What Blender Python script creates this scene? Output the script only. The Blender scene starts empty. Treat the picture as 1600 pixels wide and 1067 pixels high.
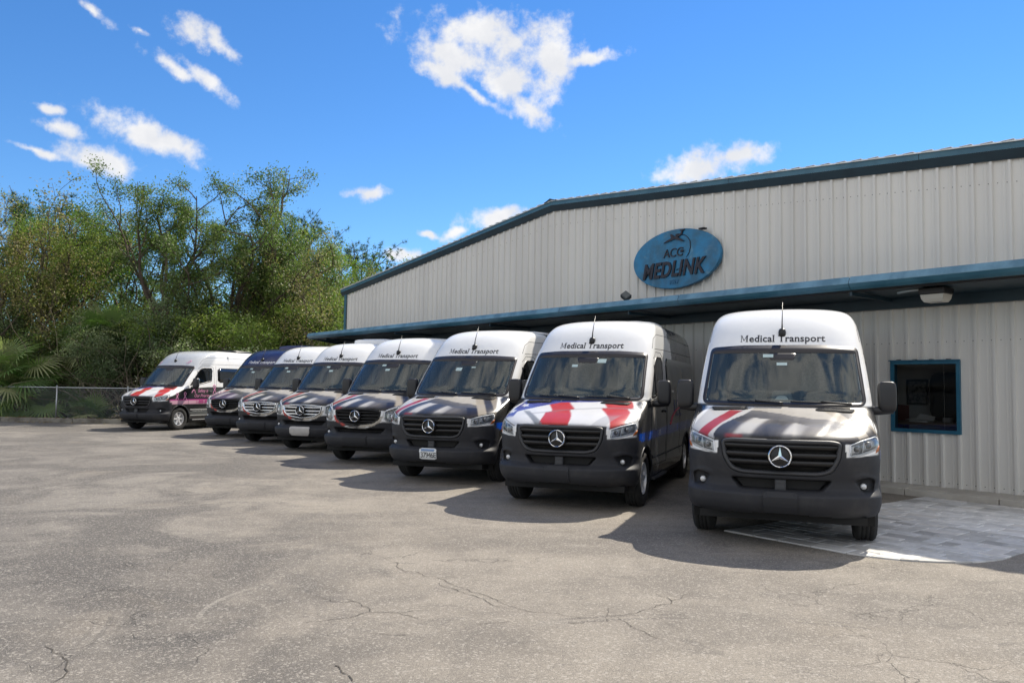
import bpy, math, random
import numpy as np
from mathutils import Vector, Matrix

scene = bpy.context.scene
COL = scene.collection
R = math.radians

# ------------------------------------------------------------------ camera
CAM_H, PITCH, ROLL = 1.654, 0.05528, 0.01308
cam_d = bpy.data.cameras.new('camera')
cam_d.sensor_width = 36.0
cam_d.lens = 36.0 * 1230.5 / 1600.0
cam_d.clip_start, cam_d.clip_end = 0.05, 3000.0
cam = bpy.data.objects.new('camera', cam_d)
COL.objects.link(cam)
_F = Vector((0, math.cos(PITCH), math.sin(PITCH)))
_U = Vector((0, -math.sin(PITCH), math.cos(PITCH)))
_X = Vector((1, 0, 0))
_r = _X * math.cos(ROLL) + _U * math.sin(ROLL)
_u = -_X * math.sin(ROLL) + _U * math.cos(ROLL)
_m = Matrix((_r, _u, -_F)).transposed().to_4x4()
_m.translation = (0, 0, CAM_H)
cam.matrix_world = _m
scene.camera = cam

# ------------------------------------------------------------------ light
SUN_TO = Vector((0.692, 0.738, 1.05)).normalized()
sun_d = bpy.data.lights.new('sun', 'SUN')
sun_d.energy = 3.6
sun_d.angle = R(0.55)
sun_d.color = (1.0, 0.925, 0.80)
sun = bpy.data.objects.new('sun', sun_d)
sun.rotation_euler = SUN_TO.to_track_quat('Z', 'Y').to_euler()
sun.location = (10, 10, 40)
COL.objects.link(sun)

scene.view_settings.view_transform = 'Standard'
scene.view_settings.look = 'None'
scene.view_settings.gamma = 1.0
scene.view_settings.exposure = 0.95
scene.view_settings.use_curve_mapping = False

world = bpy.data.worlds.new('World')
scene.world = world
world.use_nodes = True


class NT:
    """small node-tree helper"""
    def __init__(s, tree):
        s.t = tree
        s.n = tree.nodes
        s.l = tree.links

    def add(s, typ, **kw):
        nd = s.n.new(typ)
        for k, v in kw.items():
            setattr(nd, k, v)
        return nd

    def put(s, sock, v):
        if hasattr(v, 'is_linked') or hasattr(v, 'links'):
            s.l.new(v, sock)
        else:
            sock.default_value = v

    def math(s, op, a, b=0.0, c=None, clamp=False):
        nd = s.add('ShaderNodeMath', operation=op)
        nd.use_clamp = clamp
        s.put(nd.inputs[0], a)
        s.put(nd.inputs[1], b)
        if c is not None:
            s.put(nd.inputs[2], c)
        return nd.outputs[0]

    def mix(s, f, a, b, mode='MIX'):
        nd = s.add('ShaderNodeMix', data_type='RGBA', blend_type=mode)
        s.put(nd.inputs['Factor'], f)
        s.put(nd.inputs['A'], a if hasattr(a, 'links') else (*a[:3], 1))
        s.put(nd.inputs['B'], b if hasattr(b, 'links') else (*b[:3], 1))
        return nd.outputs['Result']

    def ramp(s, f, lo, hi, a=0.0, b=1.0, smooth=True):
        nd = s.add('ShaderNodeMapRange', interpolation_type='SMOOTHSTEP' if smooth else 'LINEAR')
        s.put(nd.inputs['Value'], f)
        nd.inputs['From Min'].default_value = lo
        nd.inputs['From Max'].default_value = hi
        nd.inputs['To Min'].default_value = a
        nd.inputs['To Max'].default_value = b
        return nd.outputs['Result']

    def noise(s, vec, scale, detail=4, rough=0.55, dist=0.0):
        nd = s.add('ShaderNodeTexNoise')
        if vec is not None:
            s.l.new(vec, nd.inputs['Vector'])
        nd.inputs['Scale'].default_value = scale
        nd.inputs['Detail'].default_value = detail
        nd.inputs['Roughness'].default_value = rough
        nd.inputs['Distortion'].default_value = dist
        return nd.outputs['Fac']

    def vmath(s, op, a, b=None):
        nd = s.add('ShaderNodeVectorMath', operation=op)
        s.put(nd.inputs[0], a)
        if b is not None:
            if op == 'SCALE':
                s.put(nd.inputs['Scale'], b)
            else:
                s.put(nd.inputs[1], b)
        return nd.outputs['Value'] if op in ('LENGTH', 'DOT_PRODUCT') else nd.outputs[0]


# sky: physical daylight sky plus fair-weather cumulus
w = NT(world.node_tree)
for nd in list(w.n):
    w.n.remove(nd)
w_out = w.add('ShaderNodeOutputWorld')
w_bg = w.add('ShaderNodeBackground')
w.l.new(w_bg.outputs[0], w_out.inputs[0])
w_bg.inputs['Strength'].default_value = 0.10
sky = w.add('ShaderNodeTexSky', sky_type='NISHITA')
sky.sun_disc = False
sky.sun_elevation = math.asin(SUN_TO.z)
sky.sun_rotation = math.atan2(SUN_TO.x, SUN_TO.y)
sky.air_density, sky.dust_density, sky.ozone_density = 1.0, 0.0, 3.0
tc = w.add('ShaderNodeTexCoord')
dirv = tc.outputs['Generated']
CLOUDS = [  # azimuth, elevation (degrees), half axes (radians), tilt (degrees clockwise)
    (-1.72, 24.19, .0938, .0238, 10), (-5.03, 23.06, .0597, .0190, 15), (2.10, 23.0, .0428, .0304, 0),
    (-.26, 21.74, .0509, .0240, 20), (5.42, 22.88, .0379, .0087, -12), (-5.47, 21.8, .0402, .0097, 25),
    (1.2, 19.55, .0331, .0126, 30), (-3.09, 20.63, .0367, .0067, 30), (-22.84, 22.72, .0298, .0157, 20),
    (-20.97, 22.24, .0216, .0091, 40), (-24.16, 20.31, .0300, .0082, 25), (-21.91, 19.86, .0306, .0106, 30),
    (-25.95, 16.01, .0551, .0147, 15), (-23.78, 15.69, .0276, .0109, 15), (-30.36, 15.6, .0323, .0072, 5),
    (-31.11, 16.62, .0136, .0054, 0), (-28.31, 13.96, .0403, .0159, 8), (-31.52, 13.99, .0355, .0050, 10),
    (-28.68, 22.8, .0189, .0067, 30), (-26.19, 22.06, .0115, .0045, 20), (-10.76, 13.46, .0253, .0069, -5),
    (13.28, 15.38, .0521, .0191, -10), (16.37, 16.02, .0342, .0114, -5), (-1.53, 11.85, .0361, .0129, -10),
    (-3.86, 11.03, .0281, .0064, -15), (-5.95, 10.74, .0144, .0040, 0), (-7.55, 9.28, .0240, .0080, 0)]
wn = w.add('ShaderNodeTexNoise')
wn.inputs['Scale'].default_value = 22
wn.inputs['Detail'].default_value = 4
w.l.new(dirv, wn.inputs['Vector'])
warp = w.vmath('SCALE', w.vmath('SUBTRACT', wn.outputs['Color'], (.5, .5, .5)), 0.022)
wd = w.vmath('ADD', dirv, warp)
cur = None
for az, el, sa, sb, tilt in CLOUDS:
    a, e = R(az), R(el)
    c = Vector((math.sin(a) * math.cos(e), math.cos(a) * math.cos(e), math.sin(e)))
    rt = Vector((math.cos(a), -math.sin(a), 0))
    up = rt.cross(c)
    t = R(tilt)
    ax = rt * math.cos(t) - up * math.sin(t)
    ay = rt * math.sin(t) + up * math.cos(t)
    rot = Matrix((ax, ay, ax.cross(ay))).transposed().to_euler()
    mp = w.add('ShaderNodeMapping', vector_type='TEXTURE')
    w.l.new(wd, mp.inputs['Vector'])
    mp.inputs['Location'].default_value = c
    mp.inputs['Rotation'].default_value = rot
    mp.inputs['Scale'].default_value = (sa * 1.10, sb * 1.15, 1.0)
    ln = w.vmath('LENGTH', mp.outputs[0])
    cur = ln if cur is None else w.math('SMOOTH_MIN', cur, ln, 0.25)
fine = w.noise(dirv, 34, 6, 0.62)
dens = w.math('ADD', w.math('SUBTRACT', 1.0, cur), w.math('MULTIPLY', w.math('SUBTRACT', fine, 0.5), 2.7))
lump = w.noise(dirv, 15, 3, 0.5)
dens = w.math('ADD', dens, w.math('MULTIPLY', w.math('SUBTRACT', lump, 0.47), 1.4))
cmask = w.ramp(dens, -0.18, 0.88)
# clouds added out of view, denser and brighter, to lift and whiten shade fill
far = w.noise(dirv, 5.0, 7, 0.60, 0.6)
sepd = w.add('ShaderNodeSeparateXYZ')
w.l.new(dirv, sepd.inputs[0])
away = w.ramp(sepd.outputs[1], 0.36, 0.0)
cm2 = w.math('MULTIPLY', w.ramp(far, 0.41, 0.54), away)
cmask = w.math('MAXIMUM', cmask, cm2)
shade = w.ramp(w.noise(dirv, 19, 5, 0.55), 0.35, 0.7)
skyc = w.add('ShaderNodeHueSaturation')
skyc.inputs['Saturation'].default_value = 1.2
skyc.inputs['Value'].default_value = 1.0
w.l.new(sky.outputs[0], skyc.inputs['Color'])
skyt = w.mix(1.0, skyc.outputs[0], (0.58, 0.72, 0.86), 'MULTIPLY')
cloudc = w.mix(shade, (4.3, 4.35, 4.5), (5.2, 5.15, 5.1))
cloudc = w.mix(away, cloudc, w.mix(shade, (5.0, 4.85, 4.6), (8.2, 7.8, 7.2)))  # unseen clouds get extra brightness for the fill light
final = w.mix(w.math('MULTIPLY', cmask, 0.97), skyt, cloudc)
w.l.new(final, w_bg.inputs['Color'])

# ------------------------------------------------------------------ helpers


def tag(o, label=None, cat=None, group=None, kind=None):
    if label:
        o['label'] = label
    if cat:
        o['category'] = cat
    if group:
        o['group'] = group
    if kind:
        o['kind'] = kind
    return o


def empty(name, loc=(0, 0, 0), rz=0.0):
    o = bpy.data.objects.new(name, None)
    o.empty_display_size = 0.2
    o.location = loc
    o.rotation_euler = (0, 0, rz)
    COL.objects.link(o)
    return o


def link(name, me, parent=None):
    o = bpy.data.objects.new(name, me)
    COL.objects.link(o)
    if parent is not None:
        o.parent = parent
    return o


def mk_mesh(name, V, Fc, mat=None, smooth=False, col=None, nrm=None):
    """mesh from verts + faces (list of tuples or int array of quads/tris)"""
    me = bpy.data.meshes.new(name)
    V = np.asarray(V, dtype=np.float64).reshape(-1, 3)
    if isinstance(Fc, np.ndarray):
        k = Fc.shape[1]
        me.vertices.add(len(V))
        me.vertices.foreach_set('co', V.astype(np.float32).ravel())
        me.loops.add(Fc.size)
        me.loops.foreach_set('vertex_index', Fc.astype(np.int32).ravel())
        me.polygons.add(len(Fc))
        me.polygons.foreach_set('loop_start', np.arange(0, Fc.size, k, dtype=np.int32))
        me.update(calc_edges=True)
        me.validate()
    else:
        me.from_pydata([tuple(v) for v in V], [], Fc)
        me.update()
    me.polygons.foreach_set('use_smooth', [bool(smooth)] * len(me.polygons))
    if mat is not None:
        me.materials.append(mat)
    if col is not None and len(me.vertices) == len(V):
        at = me.color_attributes.new('wrap', 'FLOAT_COLOR', 'POINT')
        at.data.foreach_set('color', np.asarray(col, dtype=np.float32).ravel())
    if nrm is not None and len(me.vertices) == len(V):
        me.normals_split_custom_set_from_vertices([tuple(v) for v in nrm])
    return me


class MB:
    """collects simple shapes into one mesh"""
    def __init__(s):
        s.v, s.f = [], []

    def quad(s, *p):
        i = len(s.v)
        s.v += [tuple(q) for q in p]
        s.f.append(tuple(range(i, i + len(p))))
        return s

    def box(s, x0, x1, y0, y1, z0, z1):
        i = len(s.v)
        s.v += [(x0, y0, z0), (x1, y0, z0), (x1, y1, z0), (x0, y1, z0), (x0, y0, z1), (x1, y0, z1), (x1, y1, z1), (x0, y1, z1)]
        for q in ((0, 3, 2, 1), (4, 5, 6, 7), (0, 1, 5, 4), (1, 2, 6, 5), (2, 3, 7, 6), (3, 0, 4, 7)):
            s.f.append(tuple(i + k for k in q))
        return s

    def bbox(s, x0, x1, y0, y1, z0, z1, b=0.005):
        """box with chamfered edges"""
        i = len(s.v)
        xs, ys, zs = (x0, x1), (y0, y1), (z0, z1)
        idx = {}
        for a in range(2):
            for c in range(2):
                for e in range(2):
                    sx, sy, sz = 1 - 2 * a, 1 - 2 * c, 1 - 2 * e
                    for ax in range(3):
                        p = [xs[a] + sx * b, ys[c] + sy * b, zs[e] + sz * b]
                        p[ax] = (xs[a], ys[c], zs[e])[ax]
                        idx[(a, c, e, ax)] = len(s.v)
                        s.v.append(tuple(p))
        g = idx
        for ax in range(3):
            o1, o2 = [(1, 2), (2, 0), (0, 1)][ax]
            for side in range(2):
                ring = []
                for p, q in ((0, 0), (1, 0), (1, 1), (0, 1)):
                    k = [0, 0, 0]
                    k[ax], k[o1], k[o2] = side, p, q
                    ring.append(g[(*k, ax)])
                s.f.append(tuple(ring if side else ring[::-1]))
        for ax in range(3):
            o1, o2 = [(1, 2), (2, 0), (0, 1)][ax]
            for p in range(2):
                for q in range(2):
                    k0, k1 = [0, 0, 0], [0, 0, 0]
                    k0[o1] = k1[o1] = p
                    k0[o2] = k1[o2] = q
                    k1[ax] = 1
                    fc = (g[(*k0, o1)], g[(*k1, o1)], g[(*k1, o2)], g[(*k0, o2)])
                    s.f.append(fc if (p ^ q) else fc[::-1])
        for a in range(2):
            for c in range(2):
                for e in range(2):
                    fc = (g[(a, c, e, 0)], g[(a, c, e, 1)], g[(a, c, e, 2)])
                    s.f.append(fc if (a + c + e) % 2 else fc[::-1])
        return s

    def tube(s, pts, rad, n=8, cap=True):
        pts = [Vector(p) for p in pts]
        rads = rad if isinstance(rad, (list, tuple)) else [rad] * len(pts)
        base = len(s.v)
        prev = None
        for k, p in enumerate(pts):
            t = (pts[min(k + 1, len(pts) - 1)] - pts[max(k - 1, 0)])
            if t.length < 1e-9:
                t = Vector((0, 0, 1))
            t.normalize()
            if prev is None:
                a = Vector((0, 0, 1)) if abs(t.z) < .9 else Vector((1, 0, 0))
                u = t.cross(a).normalized()
            else:
                u = (prev - t * prev.dot(t))
                u = u.normalized() if u.length > 1e-6 else t.orthogonal().normalized()
            prev = u
            v = t.cross(u)
            for j in range(n):
                an = 2 * math.pi * j / n
                q = p + (u * math.cos(an) + v * math.sin(an)) * rads[k]
                s.v.append(tuple(q))
        for k in range(len(pts) - 1):
            for j in range(n):
                a, b = base + k * n + j, base + k * n + (j + 1) % n
                s.f.append((a, b, b + n, a + n))
        if cap:
            s.f.append(tuple(base + j for j in range(n))[::-1])
            e = base + (len(pts) - 1) * n
            s.f.append(tuple(e + j for j in range(n)))
        return s

    def lathe(s, prof, n=32, axis='x', c=(0, 0, 0)):
        """prof: (r, a) pairs turned about an axis through c"""
        base = len(s.v)
        for r, a in prof:
            for j in range(n):
                t = 2 * math.pi * j / n
                p = (a, r * math.cos(t), r * math.sin(t)) if axis == 'x' else ((r * math.cos(t), a, r * math.sin(t)) if axis == 'y' else (r * math.cos(t), r * math.sin(t), a))
                s.v.append((c[0] + p[0], c[1] + p[1], c[2] + p[2]))
        for k in range(len(prof) - 1):
            for j in range(n):
                a, b = base + k * n + j, base + k * n + (j + 1) % n
                s.f.append((a, a + n, b + n, b))
        return s

    def prism(s, poly, y0, y1):
        """polygon in x,z extruded along y"""
        i, n = len(s.v), len(poly)
        s.v += [(x, y0, z) for x, z in poly] + [(x, y1, z) for x, z in poly]
        s.f.append(tuple(range(i, i + n)))
        s.f.append(tuple(range(i + 2 * n - 1, i + n - 1, -1)))
        for k in range(n):
            a, b = i + k, i + (k + 1) % n
            s.f.append((b, a, a + n, b + n))
        return s

    def superell(s, c, h, e=0.35, nu=20, nv=12):
        """rounded box: centre, half sizes"""
        base = len(s.v)
        sp = lambda q, p: math.copysign(abs(q) ** p, q)
        for i in range(nv + 1):
            la = -math.pi / 2 + math.pi * i / nv
            for j in range(nu):
                lo = 2 * math.pi * j / nu
                s.v.append((c[0] + h[0] * sp(math.cos(la), e) * sp(math.cos(lo), e), c[1] + h[1] * sp(math.cos(la), e) * sp(math.sin(lo), e), c[2] + h[2] * sp(math.sin(la), e)))
        for i in range(nv):
            for j in range(nu):
                a, b = base + i * nu + j, base + i * nu + (j + 1) % nu
                s.f.append((a, b, b + nu, a + nu))
        return s

    def build(s, name, mat, parent=None, smooth=False):
        me = mk_mesh(name, s.v, s.f, mat, smooth)
        return link(name, me, parent)

    def mesh(s, name, mat, smooth=False):
        return mk_mesh(name, s.v, s.f, mat, smooth)


def principled(name, col, rough=0.5, metal=0.0, **kw):
    m = bpy.data.materials.new(name)
    m.use_nodes = True
    b = m.node_tree.nodes['Principled BSDF']
    b.inputs['Base Color'].default_value = (*col, 1)
    b.inputs['Roughness'].default_value = rough
    b.inputs['Metallic'].default_value = metal
    for k, v in kw.items():
        b.inputs[k.replace('_', ' ')].default_value = v
    return m


def mottled(name, c1, c2, scale=3.0, rough=0.6, metal=0.0, bump=0.0, bscale=60.0, streak=1.0, lo=.35, hi=.65):
    """two-tone weathered material in object space"""
    m = principled(name, c1, rough, metal)
    t = NT(m.node_tree)
    b = t.n['Principled BSDF']
    tcn = t.add('ShaderNodeTexCoord')
    mp = t.add('ShaderNodeMapping')
    mp.inputs['Scale'].default_value = (1, 1, streak)
    t.l.new(tcn.outputs['Object'], mp.inputs['Vector'])
    f = t.ramp(t.noise(mp.outputs[0], scale, 6, .6), lo, hi)
    t.l.new(t.mix(f, c1, c2), b.inputs['Base Color'])
    if bump:
        bp = t.add('ShaderNodeBump')
        bp.inputs['Strength'].default_value = bump
        bp.inputs['Distance'].default_value = 0.01
        t.l.new(t.noise(tcn.outputs['Object'], bscale, 4), bp.inputs['Height'])
        t.l.new(bp.outputs[0], b.inputs['Normal'])
    return m


def glass_mat(name, tint, ior=1.5, rough=0.0, haze=0.0):
    """thin pane: tinted see-through plus fresnel reflection"""
    m = bpy.data.materials.new(name)
    m.use_nodes = True
    t = NT(m.node_tree)
    t.n.remove(t.n['Principled BSDF'])
    out = t.n['Material Output']
    tr = t.add('ShaderNodeBsdfTransparent')
    tr.inputs[0].default_value = (*tint, 1)
    gl = t.add('ShaderNodeBsdfGlossy')
    gl.inputs['Color'].default_value = (1, 1, 1, 1)
    gl.inputs['Roughness'].default_value = rough
    fr = t.add('ShaderNodeFresnel')
    fr.inputs['IOR'].default_value = ior
    mx = t.add('ShaderNodeMixShader')
    t.l.new(t.math('MULTIPLY', fr.outputs[0], 1.25, clamp=True), mx.inputs[0])
    base = tr.outputs[0]
    if haze:
        df = t.add('ShaderNodeBsdfDiffuse')
        df.inputs[0].default_value = (.36, .50, .52, 1)  # flat teal haze painted on the pane in place of light behind it
        m2 = t.add('ShaderNodeMixShader')
        m2.inputs[0].default_value = haze
        t.l.new(tr.outputs[0], m2.inputs[1])
        t.l.new(df.outputs[0], m2.inputs[2])
        base = m2.outputs[0]
    t.l.new(base, mx.inputs[1])
    t.l.new(gl.outputs[0], mx.inputs[2])
    t.l.new(mx.outputs[0], out.inputs[0])
    return m


def text_mesh(txt, size=1.0, offset=0.0, shear=0.0, space=1.0, align='LEFT', serif=False, res=3, xs=1.0):
    """lettering as 2D polygons: returns verts (x, y) and faces"""
    cu = bpy.data.curves.new('lettering', 'FONT')
    capm = serif and txt[0] == 'M'
    cu.body = txt[1:] if capm else txt
    cu.size = size
    cu.offset = offset * size
    cu.shear = shear
    cu.space_character = space
    cu.align_x = align
    cu.resolution_u = res
    ob = bpy.data.objects.new('lettering', cu)
    COL.objects.link(ob)
    dg = bpy.context.evaluated_depsgraph_get()
    me = bpy.data.meshes.new_from_object(ob.evaluated_get(dg))
    V = [(v.co.x, v.co.y) for v in me.vertices]
    Fc = [tuple(p.vertices) for p in me.polygons]
    if serif:
        cnt = {}
        for p in me.polygons:
            for ek in p.edge_keys:
                cnt[ek] = cnt.get(ek, 0) + 1
        for (a, b), k in list(cnt.items()):
            if k != 1:
                continue
            (x0, y0), (x1, y1) = V[a], V[b]
            if abs(y0 - y1) > .004 * size or not (.03 * size < abs(x0 - x1) < .2 * size):
                continue
            for lev, up in ((0.0, 1), (.50, -1), (.53, -1), (.69, -1), (.73, -1), (-.2, 1), (-.16, 1)):
                if abs(y0 - lev * size) < .022 * size:
                    i = len(V)
                    e, h = .055 * size, .05 * size * up
                    xa, xb = min(x0, x1) - e, max(x0, x1) + e
                    V += [(xa, y0), (xb, y0), (xb, y0 + h), (xa, y0 + h)]
                    Fc.append((i, i + 1, i + 2, i + 3) if up > 0 else (i + 3, i + 2, i + 1, i))
                    break
    if capm:    # roman capital M with bracketed stems
        sh = .86 * size
        V = [(a + sh, b) for a, b in V]
        c = .70 * size
        for poly in ([(.03, 0), (.25, 0), (.25, .06), (.03, .06)], [(.11, .06), (.17, .06), (.17, .94), (.11, .94)], [(.03, .94), (.20, .94), (.20, 1), (.03, 1)],
                     [(.20, 1), (.13, .94), (.42, .16), (.50, .16)], [(.42, .16), (.50, .16), (.80, .94), (.76, 1)], [(.74, .06), (.90, .06), (.90, .94), (.74, .94)], [(.66, 0), (.98, 0), (.98, .06), (.66, .06)], [(.74, .94), (.98, .94), (.98, 1), (.74, 1)]):
            i = len(V)
            V += [(px_ * .80 * size, py_ * c) for px_, py_ in poly]
            Fc.append((i, i + 1, i + 2, i + 3))
    if xs != 1.0:
        V = [(a * xs, b) for a, b in V]
    bpy.data.objects.remove(ob)
    bpy.data.curves.remove(cu)
    bpy.data.meshes.remove(me)
    return V, Fc
# ------------------------------------------------------------------ ground


def asphalt_material():
    m = principled('weathered_asphalt', (.2, .19, .17), .88)
    t = NT(m.node_tree)
    b = t.n['Principled BSDF']
    tcn = t.add('ShaderNodeTexCoord')
    P = tcn.outputs['Object']
    big = t.noise(P, 0.28, 6, .6, .6)
    mid = t.noise(P, 1.1, 6, .62, .8)
    grit = t.noise(P, 150, 3, .7)
    agg = t.add('ShaderNodeTexVoronoi')
    agg.inputs['Scale'].default_value = 190
    t.l.new(P, agg.inputs['Vector'])
    agg2 = t.add('ShaderNodeTexVoronoi')
    agg2.inputs['Scale'].default_value = 70
    t.l.new(P, agg2.inputs['Vector'])
    # sweeping tyre-polished lanes run obliquely over the lot
    mp = t.add('ShaderNodeMapping')
    mp.inputs['Rotation'].default_value = (0, 0, R(35))
    mp.inputs['Scale'].default_value = (.5, 2.2, 1)
    t.l.new(P, mp.inputs['Vector'])
    lane = t.noise(mp.outputs[0], 0.35, 4, .55, .5)
    tone = t.math('ADD', t.math('MULTIPLY', big, .55), t.math('ADD', t.math('MULTIPLY', mid, .35), t.math('MULTIPLY', lane, .4)))
    f = t.ramp(tone, .52, .76)
    # the part away from the building is a darker, more worn mat
    sep = t.add('ShaderNodeSeparateXYZ')
    t.l.new(P, sep.inputs[0])
    side = t.math('ADD', t.math('ADD', sep.outputs[0], t.math('MULTIPLY', sep.outputs[1], .30)), t.math('MULTIPLY', t.math('SUBTRACT', mid, .5), 3.2))
    worn = t.ramp(side, -2.6, 1.2)
    c = t.mix(f, (.172, .151, .126), (.318, .281, .231))
    dk = t.mix(f, (.105, .096, .087), (.225, .206, .180))
    c = t.mix(worn, dk, c)
    # scuffs: pale worn-through patches
    scuff = t.ramp(t.noise(P, .75, 7, .68, 1.2), .60, .72)
    c = t.mix(t.math('MULTIPLY', scuff, .55), c, (.36, .33, .285))
    # small ragged wear patches, stretched along the drive lane
    mp2 = t.add('ShaderNodeMapping')
    mp2.inputs['Rotation'].default_value = (0, 0, R(-20))
    mp2.inputs['Scale'].default_value = (1, 1.9, 1)
    t.l.new(P, mp2.inputs['Vector'])
    wear = t.noise(mp2.outputs[0], 1.9, 9, .72, .7)
    c = t.mix(t.math('MULTIPLY', t.ramp(wear, .56, .66), .42), c, (.37, .335, .285))
    c = t.mix(t.math('MULTIPLY', t.ramp(wear, .45, .36), .42), c, (.10, .09, .08))
    # broad dark stains on the worn side, soft rust-brown tinges
    stain = t.math('MULTIPLY', t.ramp(t.noise(P, .42, 9, .66, 1.1), .43, .57), t.ramp(side, 2.2, -1.2))
    c = t.mix(t.math('MULTIPLY', stain, .88), c, (.074, .069, .064))
    tinge = t.ramp(t.noise(P, .6, 4, .6, .5), .55, .75)
    c = t.mix(t.math('MULTIPLY', tinge, .22), c, (.32, .26, .185))
    # turning tyre scrubs: faint concentric arcs
    for cx_, cy_, rad, pal, dx_, dy_ in ((-5.0, 8.3, 1.25, 1, -1, .1), (-1.2, 5.9, 1.0, 1, -1, -.2), (-5.2, 4.6, 2.6, 0, .8, .7), (-4.6, 12.4, 2.4, 1, -1, .5), (1.4, 2.6, 3.2, 0, .2, 1)):
        rel_ = t.vmath('SUBTRACT', P, (cx_, cy_, 0))
        dv = t.vmath('LENGTH', rel_)
        dn_ = math.hypot(dx_, dy_)
        sect = t.ramp(t.vmath('DOT_PRODUCT', rel_, (dx_ / dn_, dy_ / dn_, 0)), rad * .55, rad * .95)
        rg_ = t.math('ABSOLUTE', t.math('SUBTRACT', dv, rad))
        band_ = t.ramp(t.math('ADD', rg_, t.math('MULTIPLY', t.noise(P, 9, 3), .09)), .16, .05)
        rip = t.ramp(t.math('SINE', t.math('MULTIPLY', dv, 70)), -.2, .6)
        msk = t.math('MULTIPLY', t.math('MULTIPLY', band_, rip), t.ramp(t.noise(P, 1.0, 4, .6), .44, .54))
        c = t.mix(t.math('MULTIPLY', t.math('MULTIPLY', msk, sect), .6), c, (.36, .33, .285) if pal else (.075, .068, .062))
    # exposed stones, dark binder pits
    st = t.ramp(agg.outputs['Distance'], .12, .5)
    hue = t.add('ShaderNodeSeparateColor')
    t.l.new(agg.outputs['Color'], hue.inputs[0])
    c = t.mix(t.math('MULTIPLY', t.ramp(hue.outputs[0], .80, .88), .5), c, (.50, .45, .38))
    c = t.mix(t.math('MULTIPLY', t.ramp(hue.outputs[1], .70, .82), .5), c, (.075, .066, .058))
    hue2 = t.add('ShaderNodeSeparateColor')
    t.l.new(agg2.outputs['Color'], hue2.inputs[0])
    c = t.mix(t.math('MULTIPLY', t.ramp(hue2.outputs[0], .88, .92), .5), c, (.50, .46, .40))
    c = t.mix(t.ramp(grit, .3, .75, .0, .45), c, (.10, .09, .08))
    # oil drips where vehicles stand
    oil = t.ramp(t.noise(P, 2.3, 5, .6), .70, .80)
    c = t.mix(t.math('MULTIPLY', oil, .45), c, (.06, .056, .052))
    # hairline crazing
    cz = t.add('ShaderNodeTexVoronoi', feature='DISTANCE_TO_EDGE')
    cz.inputs['Scale'].default_value = 1.15
    wv = t.add('ShaderNodeTexNoise')
    wv.inputs['Scale'].default_value = 2.2
    wv.inputs['Detail'].default_value = 6
    t.l.new(P, wv.inputs['Vector'])
    t.l.new(t.vmath('ADD', P, t.vmath('SCALE', wv.outputs['Color'], .9)), cz.inputs['Vector'])
    crk = t.math('MULTIPLY', t.ramp(cz.outputs['Distance'], .0, .010, 1, 0), t.ramp(t.noise(P, .5, 2), .51, .60))
    c = t.mix(t.math('MULTIPLY', crk, .6), c, (.06, .053, .045))
    t.l.new(c, b.inputs['Base Color'])
    h = t.math('ADD', t.math('MULTIPLY', st, -.5), t.math('ADD', t.math('MULTIPLY', grit, .7), t.math('MULTIPLY', crk, -1.5)))
    bp = t.add('ShaderNodeBump')
    bp.inputs['Strength'].default_value = .75
    bp.inputs['Distance'].default_value = .006
    t.l.new(h, bp.inputs['Height'])
    t.l.new(bp.outputs[0], b.inputs['Normal'])
    return m


M_ASPH = asphalt_material()
M_SOIL = mottled('forest_soil', (.075, .055, .035), (.15, .115, .07), 1.2, .95, bump=.6, bscale=30)
M_CRACK = principled('crack_filler', (.060, .052, .043), .95)
M_KERB = mottled('kerb_concrete', (.26, .24, .20), (.12, .105, .085), 2.2, .9, bump=.4, bscale=45)
M_CONC = mottled('walk_concrete', (.58, .545, .48), (.44, .41, .36), 1.6, .85, bump=.3, bscale=50)

g = link('ground', mk_mesh('ground', [(-900, -300, -.06), (900, -300, -.06), (900, 1500, -.06), (-900, 1500, -.06)], [(0, 1, 2, 3)], M_SOIL))
tag(g, 'brown leaf littered soil beyond the parking lot', None, kind='structure')
lot = link('parking_lot', mk_mesh('parking_lot', [(-95, -60, 0), (70, -60, 0), (70, 34, 0), (-6.6, 34, 0), (-9.5, 29.25, 0), (-95, 40.75, 0)], [(0, 1, 2, 3, 4, 5)], M_ASPH))
tag(lot, 'weathered grey asphalt parking lot with cracks and scuffs', None, kind='structure')

CRACKS = [[(-5.39, 14.01), (-3.48, 10.92), (-2.27, 8.95), (-1.67, 8.14), (-1.27, 7.68), (-.82, 7.05), (-.51, 6.68), (-.18, 6.3), (.07, 5.95), (.35, 5.84), (.51, 5.72), (.77, 5.79), (1.06, 6.0), (1.26, 6.18), (1.4, 6.38), (1.52, 6.54)],
          [(.77, 5.79), (.85, 5.55), (.93, 5.39), (1.03, 5.26)], [(-1.52, 6.23), (-1.33, 6.06), (-1.16, 6.07), (-1.01, 5.81), (-.81, 5.8), (-.45, 5.91)],
          [(-1.16, 6.07), (-1.25, 6.15)], [(-1.43, 5.54), (-1.31, 5.56), (-1.07, 5.74), (-1.01, 5.81)], [(-.81, 5.8), (-.6, 5.64)], [(-1.03, 4.73), (-.84, 4.45)],
          [(-2.89, 4.98), (-2.48, 4.39)], [(-.24, 5.55), (.03, 5.6)], [(-.57, 6.72), (-.44, 6.48), (-.17, 6.12), (.03, 5.95)], [(-.91, 5.31), (-.65, 5.29)], [(1.18, 6.4), (1.26, 6.18)]]
rng = random.Random(3)
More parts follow.
